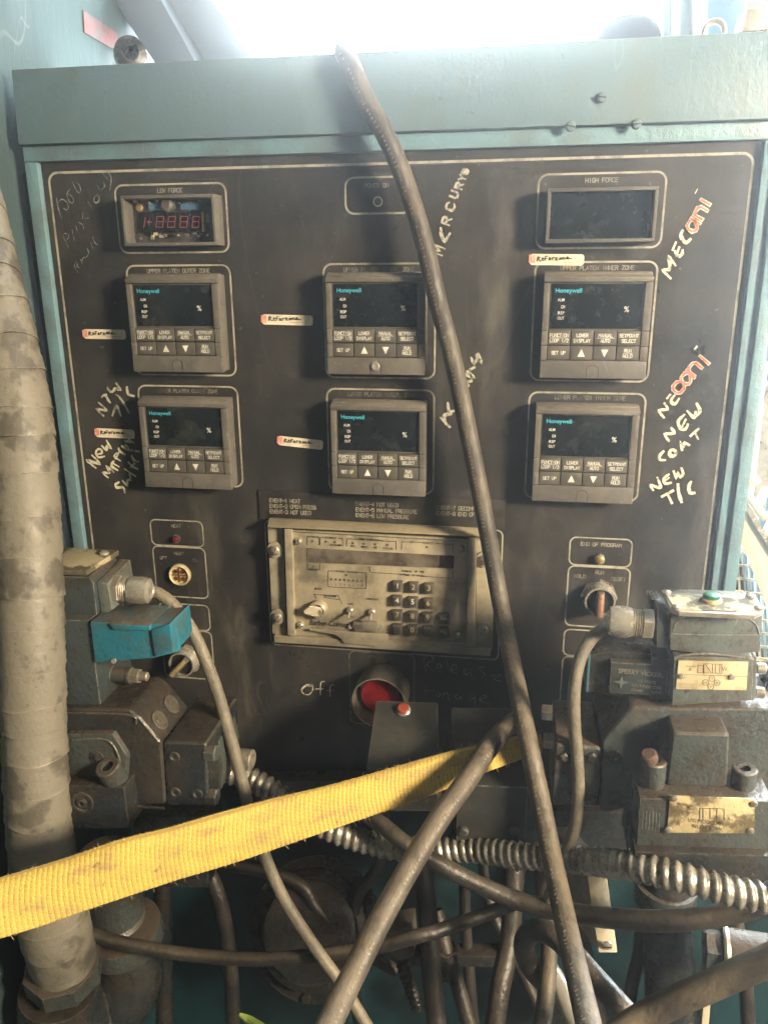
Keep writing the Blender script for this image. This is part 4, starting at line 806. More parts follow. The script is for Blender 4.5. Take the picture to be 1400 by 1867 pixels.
for l in ([(855, 700), (1275, 712)], [(1010, 635), (1010, 690), (1120, 694), (1120, 638), (1010, 635)], [(1063, 636), (1063, 692)], [(975, 645), (1008, 646), (1008, 690), (972, 689), (975, 645)], [(1080, 640), (1080, 690)], [(1108, 640), (1106, 688)], [(1020, 640), (1055, 688)], [(1122, 660), (1130, 678), (1136, 656), (1144, 678), (1152, 660)]):
    lb_.ribbon([Q(*p) for p in l], .00035)
for cx_, cy_ in ((1060, 725), (1021, 749), (1091, 751), (1053, 775)): lb_.ribbon([Q(*p) for p in loop(cx_, cy_, 18, 14)[:-1]], .00035, closed=True)
lb_.build('printed_diagram', M['black'], pl_)
for s_, x, y in (('T', 1060, 725), ('A', 1021, 749), ('B', 1091, 751), ('P', 1053, 775), ('B', 928, 668)): textmesh('lettering', s_, Q(x, y), .0022, M['black'], pl_)
textmesh('lettering', 'SOLENOID', Q(932, 650), .0011, M['black'], pl_)
for i, s_ in enumerate(('VICKERS DIVISION', 'TROY MICHIGAN', 'MADE IN USA')): textmesh('lettering', s_, Q(905 if i < 2 else 895, 757 + 10 * i), .0011, M['faint'], pl_)
for x, y in ((877, 710), (1180, 714)):
    cyl(rv, 'rivet', 'bright', Q(x, y), [(.0024, 0), (.0022, .001), (.0009, .0014)], n=16); 
ridge([(1224, 1156), (1300, 1158), (1388, 1158)], dr + .0002, .0005, rv, 'valve', 'parting_line')
ridge([(1228, 1150), (1232, 1136), (1245, 1126), (1262, 1122)], dr + .0002, .0006, rv, 'valve'); ridge([(1350, 1124), (1368, 1130), (1380, 1142), (1384, 1156)], dr + .0002, .0006, rv, 'valve')
ridge([(1229, 1199), (1250, 1194), (1300, 1193), (1350, 1199), (1374, 1203)], dr + .002, .0008, rv, 'valve')
ridge([(1380, 1200), (1392, 1201), (1410, 1204)], dr - .01, .0010, rv, 'steel', 'tag_wire')
for x, y in ((1379, 1218), (1377, 1262)): cyl(rv, 'body_screw', 'steel', W(x, y, dr - .01), [(.0045, 0), (.0045, .006), (.003, .007)], ax=(1, 0, 0), n=16)
# coil with cast lettering
dq = .150
pr([(1072, 1196), (1108, 1188), (1165, 1190), (1215, 1196), (1222, 1205), (1222, 1268), (1115, 1270), (1068, 1262)], dq - .004, dq - .048, 'coil_body', 'castdark', rv, .003)
cp = pr([(1114, 1208), (1188, 1212), (1190, 1200), (1222, 1203), (1219, 1279), (1184, 1278), (1184, 1268), (1110, 1264)], dq + .004, dq - .02, 'coil_plate', 'valvedark', rv, .001)
pr([(1072, 1195), (1077, 1193), (1073, 1264), (1067, 1262)], dq - .004, dq - .04, 'blue_band', 'bluecap', rv, .001)
Q2 = lambda x, y: W(980 + x * .3, 1020 + y * .3, dq + .0042)
for s_, x, y, h_, wd_ in (('SPERRY VICKERS', 630, 690, .0040, .036), ('115 VOLTS', 660, 742, .0026, .014), ('RECTIFIED COIL', 662, 772, .0026, .024), ('50/60       LINE', 660, 800, .0026, .024)):
    o = textmesh('cast_lettering', s_, Q2(x, y), h_, M['steel'], cp, width=wd_, right=(1, 0, -.04), up=(.04, 0, 1), bold=.02, lift=.0006)
mb = MB(); c = Q2(508, 745)
mb.add([c + Vector((x * .0062, -.0006, z * .0062)) for x, z in ((0, 1.1), (.22, .22), (1.2, 0), (.22, -.22), (0, -1.1), (-.22, -.22), (-1.1, 0), (-.22, .22))], [tuple(range(8))])
mb.build('cast_star', M['valve'], cp)
mb = MB(); mb.ribbon([Q2(x, y) for x, y in ((470, 665), (790, 680), (780, 812))], .0008); mb.build('cast_rim', M['valve'], cp)
# pilot casting
rc = thing('valve_casting', W(1250, 1540, .19), 'large dusty grey-green pilot valve casting under the right solenoid valve', 'hydraulic valve')
dp = .165
pr([(1098, 1352), (1132, 1312), (1150, 1291), (1420, 1293), (1420, 1470), (1172, 1462), (1160, 1470), (1105, 1485), (1093, 1478)], dp, dp - .095, 'main_body', 'casting', rc, .0038, seg=3)
pr([(1012, 1357), (1096, 1364), (1092, 1474), (1004, 1470)], dp, dp - .075, 'end_cap', 'casting', rc, .0038, seg=3)
pr([(1226, 1336), (1331, 1340), (1326, 1436), (1214, 1434)], dp + .026, dp - .01, 'square_boss', 'casting', rc, .0038, seg=3)
lowz = W(1200, 1457, dp + .042).z
pr([(1166, 1457), (1410, 1462), (1410, 1556), (1160, 1548)], dp + .042, dp - .02, 'lower_block', 'casting', rc, .002)
pr([(1158, 1554), (1420, 1562), (1420, 1620), (1150, 1600)], dp + .050, dp - .02, 'base_flange', 'castdark', rc, .002)
for px, py in ((1188, 1448), (1352, 1452)):
    p = W(px, py, dp + .020); p.z = lowz + .0005; capscrew(rc, Vector((W(px, 1440, dp + .022).x, -(dp + .022), lowz)), .0092, .021, 'casting')
MB().lathe([(.0065, 0), (.0068, .002), (.0066, .006), (.005, .0075)], Vector((W(1182, 1400, dp + .022).x, -(dp + .024), lowz + .022)), (-.25, -.2, 1), 20).build('rust_cap', mat('rusty_cap', (.10, .055, .035), .7, 0, (.06, .04, .03), .6, 80, .4), rc, label='rusty round cap')
for i_ in range(6): ridge([(1172 + i_ * 6, 1478 + i_), (1170 + i_ * 6, 1512 + i_)], dp + .0418, .0006, rc, 'casting', 'grind_mark')
for x, y in ((1120, 1380), (1118, 1455)): cyl(rc, 'pipe_plug', 'castdark', W(x, y, dp), [(.0065, 0), (.0062, .0012), (.0035, .0012), (.003, .0002)], n=24, hexn=None)
for x, y in ((1030, 1380), (1030, 1450), (1080, 1380)): cyl(rc, 'cover_bolt', 'casting', W(x, y, dp), [(.0045, 0), (.0045, .002), (.003, .003)], hexn=6)
np_ = pr([(1221, 1452), (1377, 1458), (1375, 1521), (1216, 1519)], dp + .0435, dp + .0418, 'brass_nameplate', 'brass', rc, .0003, label='corroded brass nameplate')
for x, y in ((1228, 1456), (1374, 1466), (1218, 1513), (1368, 1515)): cyl(rc, 'rivet', 'steel', W(x, y, dp + .0435), [(.0028, 0), (.0026, .001), (.001, .0018)], n=16)
Q3 = lambda x, y: W(1000 + x * .2857, 1270 + y * .2857, dp + .0437)
for s_, x, y, h_, wd_ in (('MODEL NO.', 880, 692, .0022, .011), ('USS MODULAR', 1000, 800, .0032, .026), ('PILOT CAV', 1010, 838, .0032, .022), ('VALVE MODEL', 1035, 862, .0018, .014)):
    textmesh('lettering', s_, Q3(x, y), h_, M['black'], np_, width=wd_, right=(1, 0, -.03), up=(.03, 0, 1))
mb = MB()
for l in ([(965, 790), (965, 715), (1120, 720), (1120, 790)], [(985, 720), (985, 790)], [(1030, 715), (1030, 780)], [(1075, 715), (1070, 785)]): mb.ribbon([Q3(*p) for p in l], .0005)
mb.build('printed_diagram', M['black'], np_)
for px, py in ((1004, 1352), (1000, 1300), (1000, 1440)):
    cyl(rc, 'hex_bolt', 'steel' if py == 1352 else 'casting', W(px + 6, py, dp - .035 if py < 1400 else dp - .02), [(.0075, 0), (.0075, .008), (.0068, .009)], ax=(-1, 0, 0), hexn=6)
cyl(rc, 'side_plug', 'castdark', W(1392, 1240, .12), [(.013, 0), (.013, .03)], ax=(1, 0, 0))
# ================================================================== PIPES bottom right / left
rp = thing('hydraulic_pipe', D(1225, 1867, .80), 'thick dark vertical hydraulic pipe below the right valve', 'pipe')
MB().tube([D(1215, 1560, .80), D(1218, 1700, .80), D(1222, 1900, .82)], .024, 24, .02).build('pipe', M['castdark'], rp)
MB().lathe([(.030, 0), (.030, .022), (.026, .028)], D(1215, 1610, .80), (0, 0, -1), 32).build('collar', M['casting'], rp)
un = thing('pipe_union', D(1300, 1730, .74), 'dirty steel pipe union with hex nut at lower right', 'pipe fitting')
p = D(1282, 1728, .74)
cyl(un, 'hex_nut', 'casting', p, [(.015, 0), (.017, .002), (.017, .014), (.015, .016)], ax=(1, -.1, .05), hexn=6); cyl(un, 'union_ring', 'steel', p + Vector((.016, -.0016, .0008)), [(.021, 0), (.022, .002), (.021, .005)], ax=(1, -.1, .05))
cyl(un, 'union_body', 'casting', p + Vector((.021, -.002, .001)), [(.019, 0), (.020, .004), (.020, .09)], ax=(1, -.1, .05))
for px, dx in ((1283, 0), (1260, 22)):
    pass
q = [D(1290, 1745, .80), D(1302, 1745, .80), D(1292, 1880, .80), D(1278, 1880, .80)]
solo(MB().hexa(q, [v_ + Vector((0, .02, 0)) for v_ in q]), 'cream_guard_edge', M['whiteg'], 'narrow cream steel edge seen between the pipe and the union', 'guard', bev=.001)
br2 = thing('mounting_bracket', D(1100, 1730, .70), 'tan steel bracket bar with a slotted screw among the hoses', 'bracket')
q = [D(1068, 1580, .73), D(1104, 1580, .73), D(1126, 1738, .70), D(1092, 1738, .70)]
MB().hexa(q, [v_ + Vector((-.028, .045, .004)) for v_ in q]).build('bar', M['beige'], br2, bev=.0008)
p = D(1107, 1724, .6985); s_ = cyl(br2, 'screw', 'bright', p, [(.0042, 0), (.0042, .001), (.002, .0022)])
MB().box(p.x - .0035, p.x + .0035, p.y - .0026, p.y - .001, p.z - .0005, p.z + .0005).build('slot', M['black'], s_)
lp_ = thing('pipe_elbow', D(120, 1867, .82), 'grimy cast elbow joining the taped hose and a threaded pipe at lower left', 'pipe fitting')
MB().tube([D(108, 1800, .80), D(118, 1850, .82), D(180, 1850, .86), D(232, 1790, .86), D(232, 1700, .86)], [.038, .042, .040, .036, .034], 28, .006).build('elbow', M['castdark'], lp_)
cyl(lp_, 'elbow_rim', 'casting', D(225, 1708, .86), [(.034, -.004), (.042, -.004), (.043, .004), (.040, .016), (.034, .018)], ax=(0, -.1, 1), n=40)
cyl(lp_, 'threaded_pipe', 'casting', D(212, 1680, .86), [(.029, -.02)] + [(.029 + (.0015 if i % 2 else 0), -.015 + i * .002) for i in range(14)] + [(.028, .09)], ax=(0, -.05, 1), n=36)
cyl(lp_, 'elbow_rim', 'casting', D(180, 1842, .855), [(.040, -.004), (.046, -.003), (.047, .008), (.040, .010)], ax=(-.6, -.2, -.1), n=40)
tp = thing('vertical_pipe', D(292, 1867, .95), 'thin rusty vertical pipe behind the strap at lower left', 'pipe')
MB().tube([D(292, 1560, .96), D(298, 1700, .97), D(300, 1900, 1.0)], .0105, 14, .02).build('pipe', M['castdark'], tp)
# ================================================================== TAPED HOSE at left
th = thing('taped_hose', D(110, 1780, .79), 'thick vertical hose wrapped in dirty beige tape along the left edge', 'hose')
cp_ = [(-62, 330, .70), (-40, 420, .69), (-18, 520, .685), (12, 640, .68), (34, 760, .68), (46, 900, .68), (53, 1050, .685), (58, 1200, .69), (62, 1330, .70), (68, 1450, .71), (78, 1560, .73), (98, 1680, .76), (120, 1765, .79)]
rpx = [56, 56, 58, 58, 60, 60, 60, 59, 57, 57, 58, 62, 56]
Pp, Rr = spline([D(*p) for p in cp_], [mm(r_, D(*p)) for r_, p in zip(rpx, cp_)], .002)
MB().tube(Pp[::6], [r_ * .93 for r_ in Rr[::6]], 24, .01).build('hose_core', M['hosedark'], th)
S = 0; seg = []; last = 0; random.seed(5); nxt = .029
cum = [0]
for i in range(1, len(Pp)): cum.append(cum[-1] + (Pp[i] - Pp[i - 1]).length)
i0 = 0; k = 0
while i0 < len(Pp) - 6:
    pitch = random.uniform(.024, .033); i1 = i0
    while i1 < len(Pp) - 1 and cum[i1] - cum[i0] < pitch: i1 += 1
    i2 = min(len(Pp) - 1, i1 + 2); sub = list(range(i0, i2 + 1, 2)); ph = random.uniform(0, 6.28)
    L_ = cum[i2] - cum[i0] + 1e-6; n_ = 40; mb = MB(); fr = None; vs = []; fs = []
    tilt = random.uniform(-.0022, .0022)
    for a_, i in enumerate(sub):
        t_ = (Pp[min(i + 2, len(Pp) - 1)] - Pp[max(i - 2, 0)]).normalized(); u = Vector((1, 0, 0)); u = (u - t_ * u.dot(t_)).normalized(); v = t_.cross(u); f_ = (cum[i] - cum[i0]) / L_
        for j in range(n_):
            q_ = 2 * math.pi * j / n_
            r_ = Rr[i] * (.958 + .054 * f_ + .006 * math.sin(3 * q_ + ph) + .004 * math.sin(7 * q_ + ph * 2 + f_ * 5)) + .0004 * math.sin(cum[i] * 900 + 2 * math.sin(q_ + ph))
            vs.append(Pp[i] + (u * math.cos(q_) + v * math.sin(q_)) * r_ + t_ * (tilt * math.cos(q_ + .5) + .0009 * math.sin(4 * q_ + ph)) * f_)
    m_ = len(sub)
    for a_ in range(m_ - 1):
        for j in range(n_): fs.append((a_ * n_ + j, a_ * n_ + (j + 1) % n_, (a_ + 1) * n_ + (j + 1) % n_, (a_ + 1) * n_ + j))
    fs.append(tuple(range(n_ - 1, -1, -1))); fs.append(tuple((m_ - 1) * n_ + j for j in range(n_)))
    mb.add(vs, fs); mb.build('tape_wrap', M['tape'], th, sharp=.9); i0 = i1; k += 1
cyl(th, 'hex_coupling', 'casting', D(112, 1752, .785), [(.030, 0), (.037, .003), (.037, .024), (.033, .028)], ax=(D(128, 1812, .81) - D(112, 1752, .785)).normalized(), hexn=8)
# ================================================================== HOSES & CABLES
def cable(name, m, spec, label, cat, R=None, n=18, group=None, **k):
    pts = [D(x, y, z) for x, y, z in spec]
    return solo(MB().tube(pts, R, n, .005, **k), name, M[m], label, cat, group)
def emboss(o, spec, R, ang, n_=110, s0=.04):
    P_, _ = spline([D(*p) for p in spec], 0, .0035); mb = MB(); random.seed(len(spec))
    for i in range(6, min(len(P_) - 2, 6 + n_)):
        if random.random() < .22: continue
        t = (P_[i + 1] - P_[i - 1]).normalized(); v = (CAM - P_[i]).normalized(); v = (v - t * v.dot(t)).normalized(); sd = t.cross(v); nn_ = (v * math.cos(ang) + sd * math.sin(ang)).normalized(); s2 = t.cross(nn_)
        c = P_[i] + nn_ * (R - .0003); a_ = random.uniform(.0005, .0011); b_ = random.uniform(.0006, .0016); k_ = random.uniform(-.0006, .0006)
        f = [c + t * x + s2 * y + nn_ * .0007 for x, y in ((-a_, -b_ + k_), (a_ * .6, -b_), (a_, b_ * .5 + k_), (-a_ * .4, b_))]
        mb.hexa(f, [q_ - nn_ * .0008 for q_ in f])
    mb.build('embossed_lettering', M['cable'], o, kind='stuff', bev=0)
bm1 = random.random
def rl(x, y, p): return (x, y, depth(p))
def inv(p):
    v = Vector(p) - CAM; z = v.dot(RZ); return (CX + F * v.dot(RX) / z, CY + F * v.dot(RY) / z, z)
tx = W(634, 104, 0).x
LH = [inv((tx - .06, .24, .33)), inv((tx - .045, .20, .395)), inv((tx - .030, .14, .414)), inv((tx - .012, .06, .4155)), inv((tx - .003, .008, .4155)), inv((tx, -.016, .409)), inv((W(645, 130, .0235).x, -.0245, W(645, 130, .0235).z)), inv(W(668, 185, .0245))] + [(x, y, depth(W(x, y, d_))) for x, y, d_ in ((700, 240, .030), (735, 320, .026), (770, 430, .030), (797, 545, .034), (822, 640, .031), (845, 745, .031), (866, 850, .034), (885, 950, .040), (905, 1060, .046), (922, 1150, .068), (940, 1240, .112), (962, 1350, .160))] + [ (985, 1460, .655), (1005, 1560, .63), (1024, 1650, .60), (1048, 1760, .55), (1078, 1890, .49)]
emboss(cable('long_hose', 'hose', LH, 'long dusty black hose draped over the cabinet top edge and hanging across the whole panel', 'hose', [.0083] * len(LH), 22), LH, .0083, .35, 400)
DH = [(950, 1300, .83), (935, 1318, .77), (917, 1333, .735), (890, 1365, .70), (850, 1425, .67), (800, 1495, .645), (745, 1585, .615), (690, 1685, .585), (640, 1785, .56), (590, 1890, .53)]
emboss(cable('diagonal_hose', 'hose', DH, 'dusty black hose crossing over the yellow strap down to the left', 'hose', [.0088] * 10, 22), DH, .0088, -.35, 400)
cable('gland_cable', 'cable', [(258, 1074, .735), (290, 1083, .735), (320, 1108, .735), (350, 1150, .735), (375, 1205, .735), (397, 1265, .74), (420, 1345, .745), (440, 1420, .75), (458, 1490, .755), (478, 1550, .76), (515, 1635, .765), (565, 1715, .765), (625, 1800, .76), (680, 1890, .75)], 'thin grey cable curving from the left cable gland down behind the strap', 'cable', [.0059] * 14, 16)
cable('gland_cable', 'cable', [(1135, 1138, .655), (1108, 1144, .655), (1080, 1162, .655), (1058, 1200, .655), (1047, 1255, .655), (1047, 1320, .66), (1053, 1400, .665), (1053, 1470, .67), (1042, 1530, .68), (1022, 1580, .69), (1000, 1640, .71)], 'thin grey cable looping from the right cable gland down to the conduit', 'cable', [.0053] * 11, 16)
def rib(S_, q_, pitch=.0083):
    x = math.sin(math.pi * (S_ / pitch - q_ / (2 * math.pi))); return .80 + .23 * abs(x) ** 1.3
o = solo(MB().tube([D(x, y, z) for x, y, z in ((395, 1405, .80), (450, 1418, .80), (500, 1445, .79), (560, 1490, .78), (620, 1520, .77), (700, 1543, .765), (780, 1549, .76), (860, 1550, .745), (950, 1560, .715), (1050, 1568, .68), (1150, 1580, .635), (1240, 1600, .61), (1320, 1622, .60), (1385, 1636, .595), (1440, 1640, .59))], .0116, 28, .00105, mod=rib), 'armoured_conduit', M['conduit'], 'ribbed armoured metal conduit running across under both valves', 'conduit', sharp=3.2)
cable('black_cable', 'hosedark', [(640, 1468, .78), (690, 1500, .745), (740, 1540, .725), (800, 1576, .725), (870, 1612, .725), (950, 1645, .72), (1040, 1665, .70), (1130, 1676, .67), (1220, 1680, .65), (1310, 1670, .64), (1380, 1655, .63), (1440, 1640, .62)], 'glossy black cable sagging under the armoured conduit to the right edge', 'cable', [.0075, .0075, .0076, .0078, .0078, .0082, .0085, .0086, .0086, .0084, .0082, .008], 18)
cable('sagging_cable', 'hosedark', [(130, 1690, .80), (190, 1712, .80), (280, 1732, .80), (380, 1745, .80), (480, 1750, .79), (580, 1742, .78), (680, 1728, .77), (760, 1708, .76), (830, 1688, .77), (900, 1662, .78), (960, 1640, .80)], 'fuzzy dark cable sagging from the taped hose across to the centre', 'cable', [.0066] * 11, 16)
cable('lower_hose', 'hose', [(1460, 1722, .56), (1400, 1752, .57), (1330, 1783, .58), (1250, 1818, .59), (1180, 1852, .60), (1120, 1890, .60)], 'thick dusty hose rising to the right edge at the lower right corner', 'hose', [.0105] * 6, 20)
cable('looped_hose', 'hosedark', [(990, 1790, .74), (965, 1760, .735), (955, 1722, .72), (972, 1698, .70), (1005, 1704, .68), (1040, 1735, .665), (1085, 1785, .65), (1130, 1835, .64), (1180, 1890, .63)], 'black hose looping over itself beside the long hose at the bottom', 'hose', [.0095] * 9, 18)
VH = [([(762, 1540, .87), (775, 1620, .865), (782, 1700, .86), (788, 1790, .85), (798, 1890, .84)], .0105, 'thick dark vertical hose left of centre under the conduit'),
      ([(935, 1560, .86), (935, 1640, .85), (928, 1720, .84), (912, 1800, .82), (898, 1890, .81)], .0105, 'thick dark vertical hose leaning left under the junction box'),
      ([(795, 1660, .90), (812, 1730, .89), (835, 1800, .88), (862, 1890, .87)], .0085, 'dark hose splaying out right behind the vertical hose'),
      ([(846, 1600, .93), (850, 1700, .93), (858, 1800, .93), (866, 1890, .93)], .0065, 'thin dark vertical hose in the shade at bottom centre'),
      ([(985, 1540, .76), (990, 1620, .75), (1000, 1700, .74), (998, 1790, .72), (985, 1890, .70)], .0078, 'worn brown hose running down beside the long hose'),
      ([(1170, 1680, .84), (1165, 1740, .84), (1150, 1810, .84), (1145, 1890, .84)], .0070, 'thin dark hose hanging behind the tan bracket'),
      ([(300, 1560, 1.0), (520, 1600, .93), (580, 1660, .92), (640, 1720, .91), (720, 1770, .92)], .0070, 'thin black hose slanting across the round gear case')]
VH += [([(300, 1500, .93), (360, 1560, .92), (400, 1640, .92), (420, 1760, .93), (425, 1890, .94)], .0085, 'dark hose dropping from the strap left of the gear case'),
       ([(700, 1480, .88), (690, 1580, .90), (650, 1640, .92), (640, 1760, .92), (660, 1890, .92)], .0072, 'dark hose behind the diagonal hose beside the gear case'),
       ([(1080, 1600, .86), (1060, 1700, .86), (1080, 1790, .86), (1100, 1890, .86)], .0095, 'black hose behind the tan bracket, left of the thick pipe'),
       ([(885, 1480, .92), (880, 1580, .92), (905, 1680, .91), (960, 1790, .90), (1000, 1890, .89)], .0060, 'thin black cable wandering down behind the leaning hose'),
       ([(1330, 1600, .85), (1345, 1700, .84), (1360, 1800, .84), (1365, 1890, .84)], .0075, 'dark hose in the shade behind the pipe union')]
for i_, (x, y, z, lb3) in enumerate(((768, 1562, .868, 'dirty hex fitting at the top of the thick vertical hose left of centre'), (937, 1562, .858, 'dirty hex fitting at the top of the hose under the junction box'), (812, 1728, .89, 'small hex fitting on the hose splaying right'))):
    t_ = thing('hose_fitting', D(x, y, z), lb3, 'hose fitting', 'fittings on the hanging hoses'); p = D(x, y, z)
    cyl(t_, 'hex_nut', 'castdark', p, [(.013, 0), (.0145, .001), (.0145, .014), (.013, .015)], ax=(0, 0, -1), hexn=6); cyl(t_, 'ferrule', 'castdark', p + Vector((0, 0, -.015)), [(.0125, 0), (.0125, .022), (.011, .024)], ax=(0, 0, -1))
for sp_, r_, lb2 in VH: cable('machine_hose', 'hosedark' if 'worn' not in lb2 else 'hose', sp_, lb2, 'hose', [r_] * len(sp_), 16, group='dark hoses hanging in the machine bay')
# cross bar behind, tan box & spring & chrome connector
sb = thing('tan_switch', D(735, 1720, .88), 'small tan limit switch with a coiled metal tail behind the diagonal hose', 'switch')
q = [D(708, 1700, .89), D(752, 1690, .89), D(756, 1745, .88), D(725, 1755, .88), D(708, 1738, .88)]
MB().hexa(q, [v_ + Vector((0, .03, 0)) for v_ in q]).build('switch_body', M['cable'], sb, bev=.003)
MB().tube([D(733, 1755, .89), D(742, 1785, .89), D(755, 1820, .89), D(762, 1840, .89)], .0075, 20, .001, mod=lambda s_, q_: rib(s_, q_, .006)).build('coiled_tail', M['castdark'], sb, sharp=3.2)
cc_ = thing('cable_connector', D(1030, 1830, .70), 'bright chrome cable connector under the looped hose', 'connector')
MB().tube([D(1000, 1765, .74), D(1020, 1800, .73), D(1032, 1830, .72), D(1045, 1862, .71), D(1060, 1890, .70)], [.0085, .0095, .0085, .008, .008], 20, .004).build('sleeve', M['bright'], cc_)
q = [D(975, 1740, 1.0), D(1060, 1835, .98), D(1020, 1880, .98), D(935, 1770, 1.0)]
solo(MB().hexa(q, [v_ + Vector((0, .02, 0)) for v_ in q]), 'angle_brace', M['castdark'], 'black diagonal brace in front of the teal base at bottom centre', 'brace', bev=.001)
q = [W(740, 1745, .03), W(930, 1745, .03), W(930, 1765, .03), W(740, 1765, .03)]
solo(MB().hexa(q, [v_ + Vector((0, .02, 0)) for v_ in q]), 'cross_bar', M['castdark'], 'dark horizontal cross bar behind the vertical hoses', 'bar', bev=.002)
gb2 = solo(MB().tube([D(436, 1850, .62), D(455, 1862, .62), D(480, 1880, .61)], [.0012, .0035, .0045], 10, .003), 'wire_tie', mat('green_yellow_wire', (.16, .22, .04), .5, 0, (.1, .1, .03), .5, 80, .1), 'small green and yellow wire end poking up at the bottom edge', 'wire')
# ================================================================== YELLOW STRAP
st = thing('lifting_strap', D(0, 1655, .58), 'frayed yellow webbing strap stretched across the front, rising to the right', 'strap')
up_ = [(-60, 1618), (0, 1601), (110, 1570), (220, 1535), (310, 1513), (400, 1487), (500, 1459), (600, 1434), (707, 1403), (800, 1376), (858, 1360), (930, 1343), (985, 1334)]
lo_ = [(-60, 1730), (0, 1712), (80, 1688), (155, 1662), (240, 1634), (320, 1607), (430, 1573), (530, 1538), (673, 1489), (775, 1455), (862, 1418), (940, 1388), (990, 1372)]
dpt = [.565, .575, .588, .60, .615, .63, .65, .665, .68, .69, .70, .72, .745]
Pu, _ = spline([D(x, y, z + .012) for (x, y), z in zip(up_, dpt)], 0, .0012)
PL, _ = spline([D(x, y, z) for (x, y), z in zip(lo_, dpt)], 0, .0012)
def resamp(P, n_):
    cu = [0]
    for i in range(1, len(P)): cu.append(cu[-1] + (P[i] - P[i - 1]).length)
    out = []; j = 0
    for i in range(n_):
        s_ = cu[-1] * i / (n_ - 1)
        while j < len(cu) - 2 and cu[j + 1] < s_: j += 1
        out.append(P[j].lerp(P[j + 1], (s_ - cu[j]) / max(1e-9, cu[j + 1] - cu[j])))
    return out, cu[-1]
nu, nv = 900, 44
Pu, L1 = resamp(Pu, nu); PL, L2 = resamp(PL, nu); LL = (L1 + L2) / 2
vs = []; fs = []; uvs = []
random.seed(11)
ew = [[random.uniform(-1, 1) for _ in range(nu)] for _ in range(2)]
for i in range(nu):
    s_ = LL * i / (nu - 1); a_ = PL[i]; b_ = Pu[i]; wv = b_ - a_; t_ = (PL[min(i + 1, nu - 1)] - PL[max(i - 1, 0)]).normalized(); nn_ = t_.cross(wv).normalized()
    if nn_.dot(CAM - a_) < 0: nn_ = -nn_
    row = []
    for j in range(nv):
        f_ = j / (nv - 1); wm = .046 * f_
        slant = s_ + .0025 * math.sin(f_ * 3) + .0006 * math.sin(s_ * 40)
        ribh = abs(math.sin(math.pi * slant / .0037)) ** .6
        fineh = math.sin(math.pi * wm / .00075 + (math.pi if int(slant / .0037) % 2 else 0))
        h = .00055 * ribh + .00020 * fineh - .0006 * (2 * abs(f_ - .5)) ** 6 - .0050 * max(0, (f_ - .80) / .20) ** 2 + .0020 * math.sin(s_ * 17 + f_ * 2) * (f_ - .5)
        e_ = 0
        if j == 0: e_ = -.0006 * abs(ew[0][i]) ** 3
        if j == nv - 1: e_ = .0006 * abs(ew[1][i]) ** 3
        vs.append(a_ + wv * (f_ + e_ / .05) + nn_ * h); uvs.append((s_, wm))
    for j in range(nv - 1) if i else ():
        k0 = (i - 1) * nv + j; fs.append((k0, k0 + 1, k0 + nv + 1, k0 + nv))
nb = len(vs)
for i in range(nu):
    a_ = PL[i]; b_ = Pu[i]; t_ = (PL[min(i + 1, nu - 1)] - PL[max(i - 1, 0)]).normalized(); nn_ = t_.cross(b_ - a_).normalized()
    if nn_.dot(CAM - a_) < 0: nn_ = -nn_
    vs += [a_ - nn_ * .0028, b_ - nn_ * .0028]
for i in range(nu - 1):
    k0 = nb + 2 * i; fs.append((k0, k0 + 2, k0 + 3, k0 + 1)); fs.append((i * nv, (i + 1) * nv, k0 + 2, k0)); fs.append((i * nv + nv - 1, k0 + 1, k0 + 3, (i + 1) * nv + nv - 1))
SM = bpy.data.materials.new('yellow_webbing'); SM.use_nodes = True; nt = SM.node_tree; N = nt.nodes; Lk = nt.links; bs = N['Principled BSDF']
uvn = N.new('ShaderNodeUVMap'); mp = N.new('ShaderNodeMapping'); mp.inputs['Scale'].default_value = (1, 1, 1); Lk.new(uvn.outputs[0], mp.inputs[0])
def nz(s_, det, vec, stretch=None):
    v = vec
    if stretch: m0 = N.new('ShaderNodeMapping'); m0.inputs['Scale'].default_value = stretch; Lk.new(vec, m0.inputs[0]); v = m0.outputs[0]
    t_ = N.new('ShaderNodeTexNoise'); t_.inputs['Scale'].default_value = s_; t_.inputs['Detail'].default_value = det; t_.inputs['Roughness'].default_value = .7; Lk.new(v, t_.inputs[0]); return t_.outputs[0]
def rmp(src, lo, hi):
    t_ = N.new('ShaderNodeMapRange'); t_.interpolation_type = 'SMOOTHSTEP'; t_.inputs[1].default_value = lo; t_.inputs[2].default_value = hi; Lk.new(src, t_.inputs[0]); return t_.outputs[0]
def mx(f_, c1, c2):
    t_ = N.new('ShaderNodeMix'); t_.data_type = 'RGBA'; Lk.new(f_, t_.inputs[0])
    for s_, c in ((6, c1), (7, c2)):
        if isinstance(c, tuple): t_.inputs[s_].default_value = (*c, 1)
        else: Lk.new(c, t_.inputs[s_])
    return t_.outputs[2]
c = mx(rmp(nz(700, 3, mp.outputs[0], (1.0, 3.0, 1)), .35, .7), (.36, .24, .035), (.84, .60, .12))
c = mx(rmp(nz(30, 6, mp.outputs[0], (.8, 1.6, 1)), .45, .68), c, (.33, .23, .075))
c = mx(rmp(nz(95, 4, mp.outputs[0]), .60, .74), c, (.11, .08, .035))
sx = N.new('ShaderNodeSeparateXYZ'); Lk.new(uvn.outputs[0], sx.inputs[0])
def mth(op, a_, b_=0):
    t_ = N.new('ShaderNodeMath'); t_.operation = op
    for i_, v_ in enumerate((a_, b_)):
        if isinstance(v_, (int, float)): t_.inputs[i_].default_value = v_
        else: Lk.new(v_, t_.inputs[i_])
    return t_.outputs[0]
sv = mth('ADD', sx.outputs[0], mth('MULTIPLY', mth('SINE', mth('MULTIPLY', sx.outputs[1], 3 / .046)), .0025))
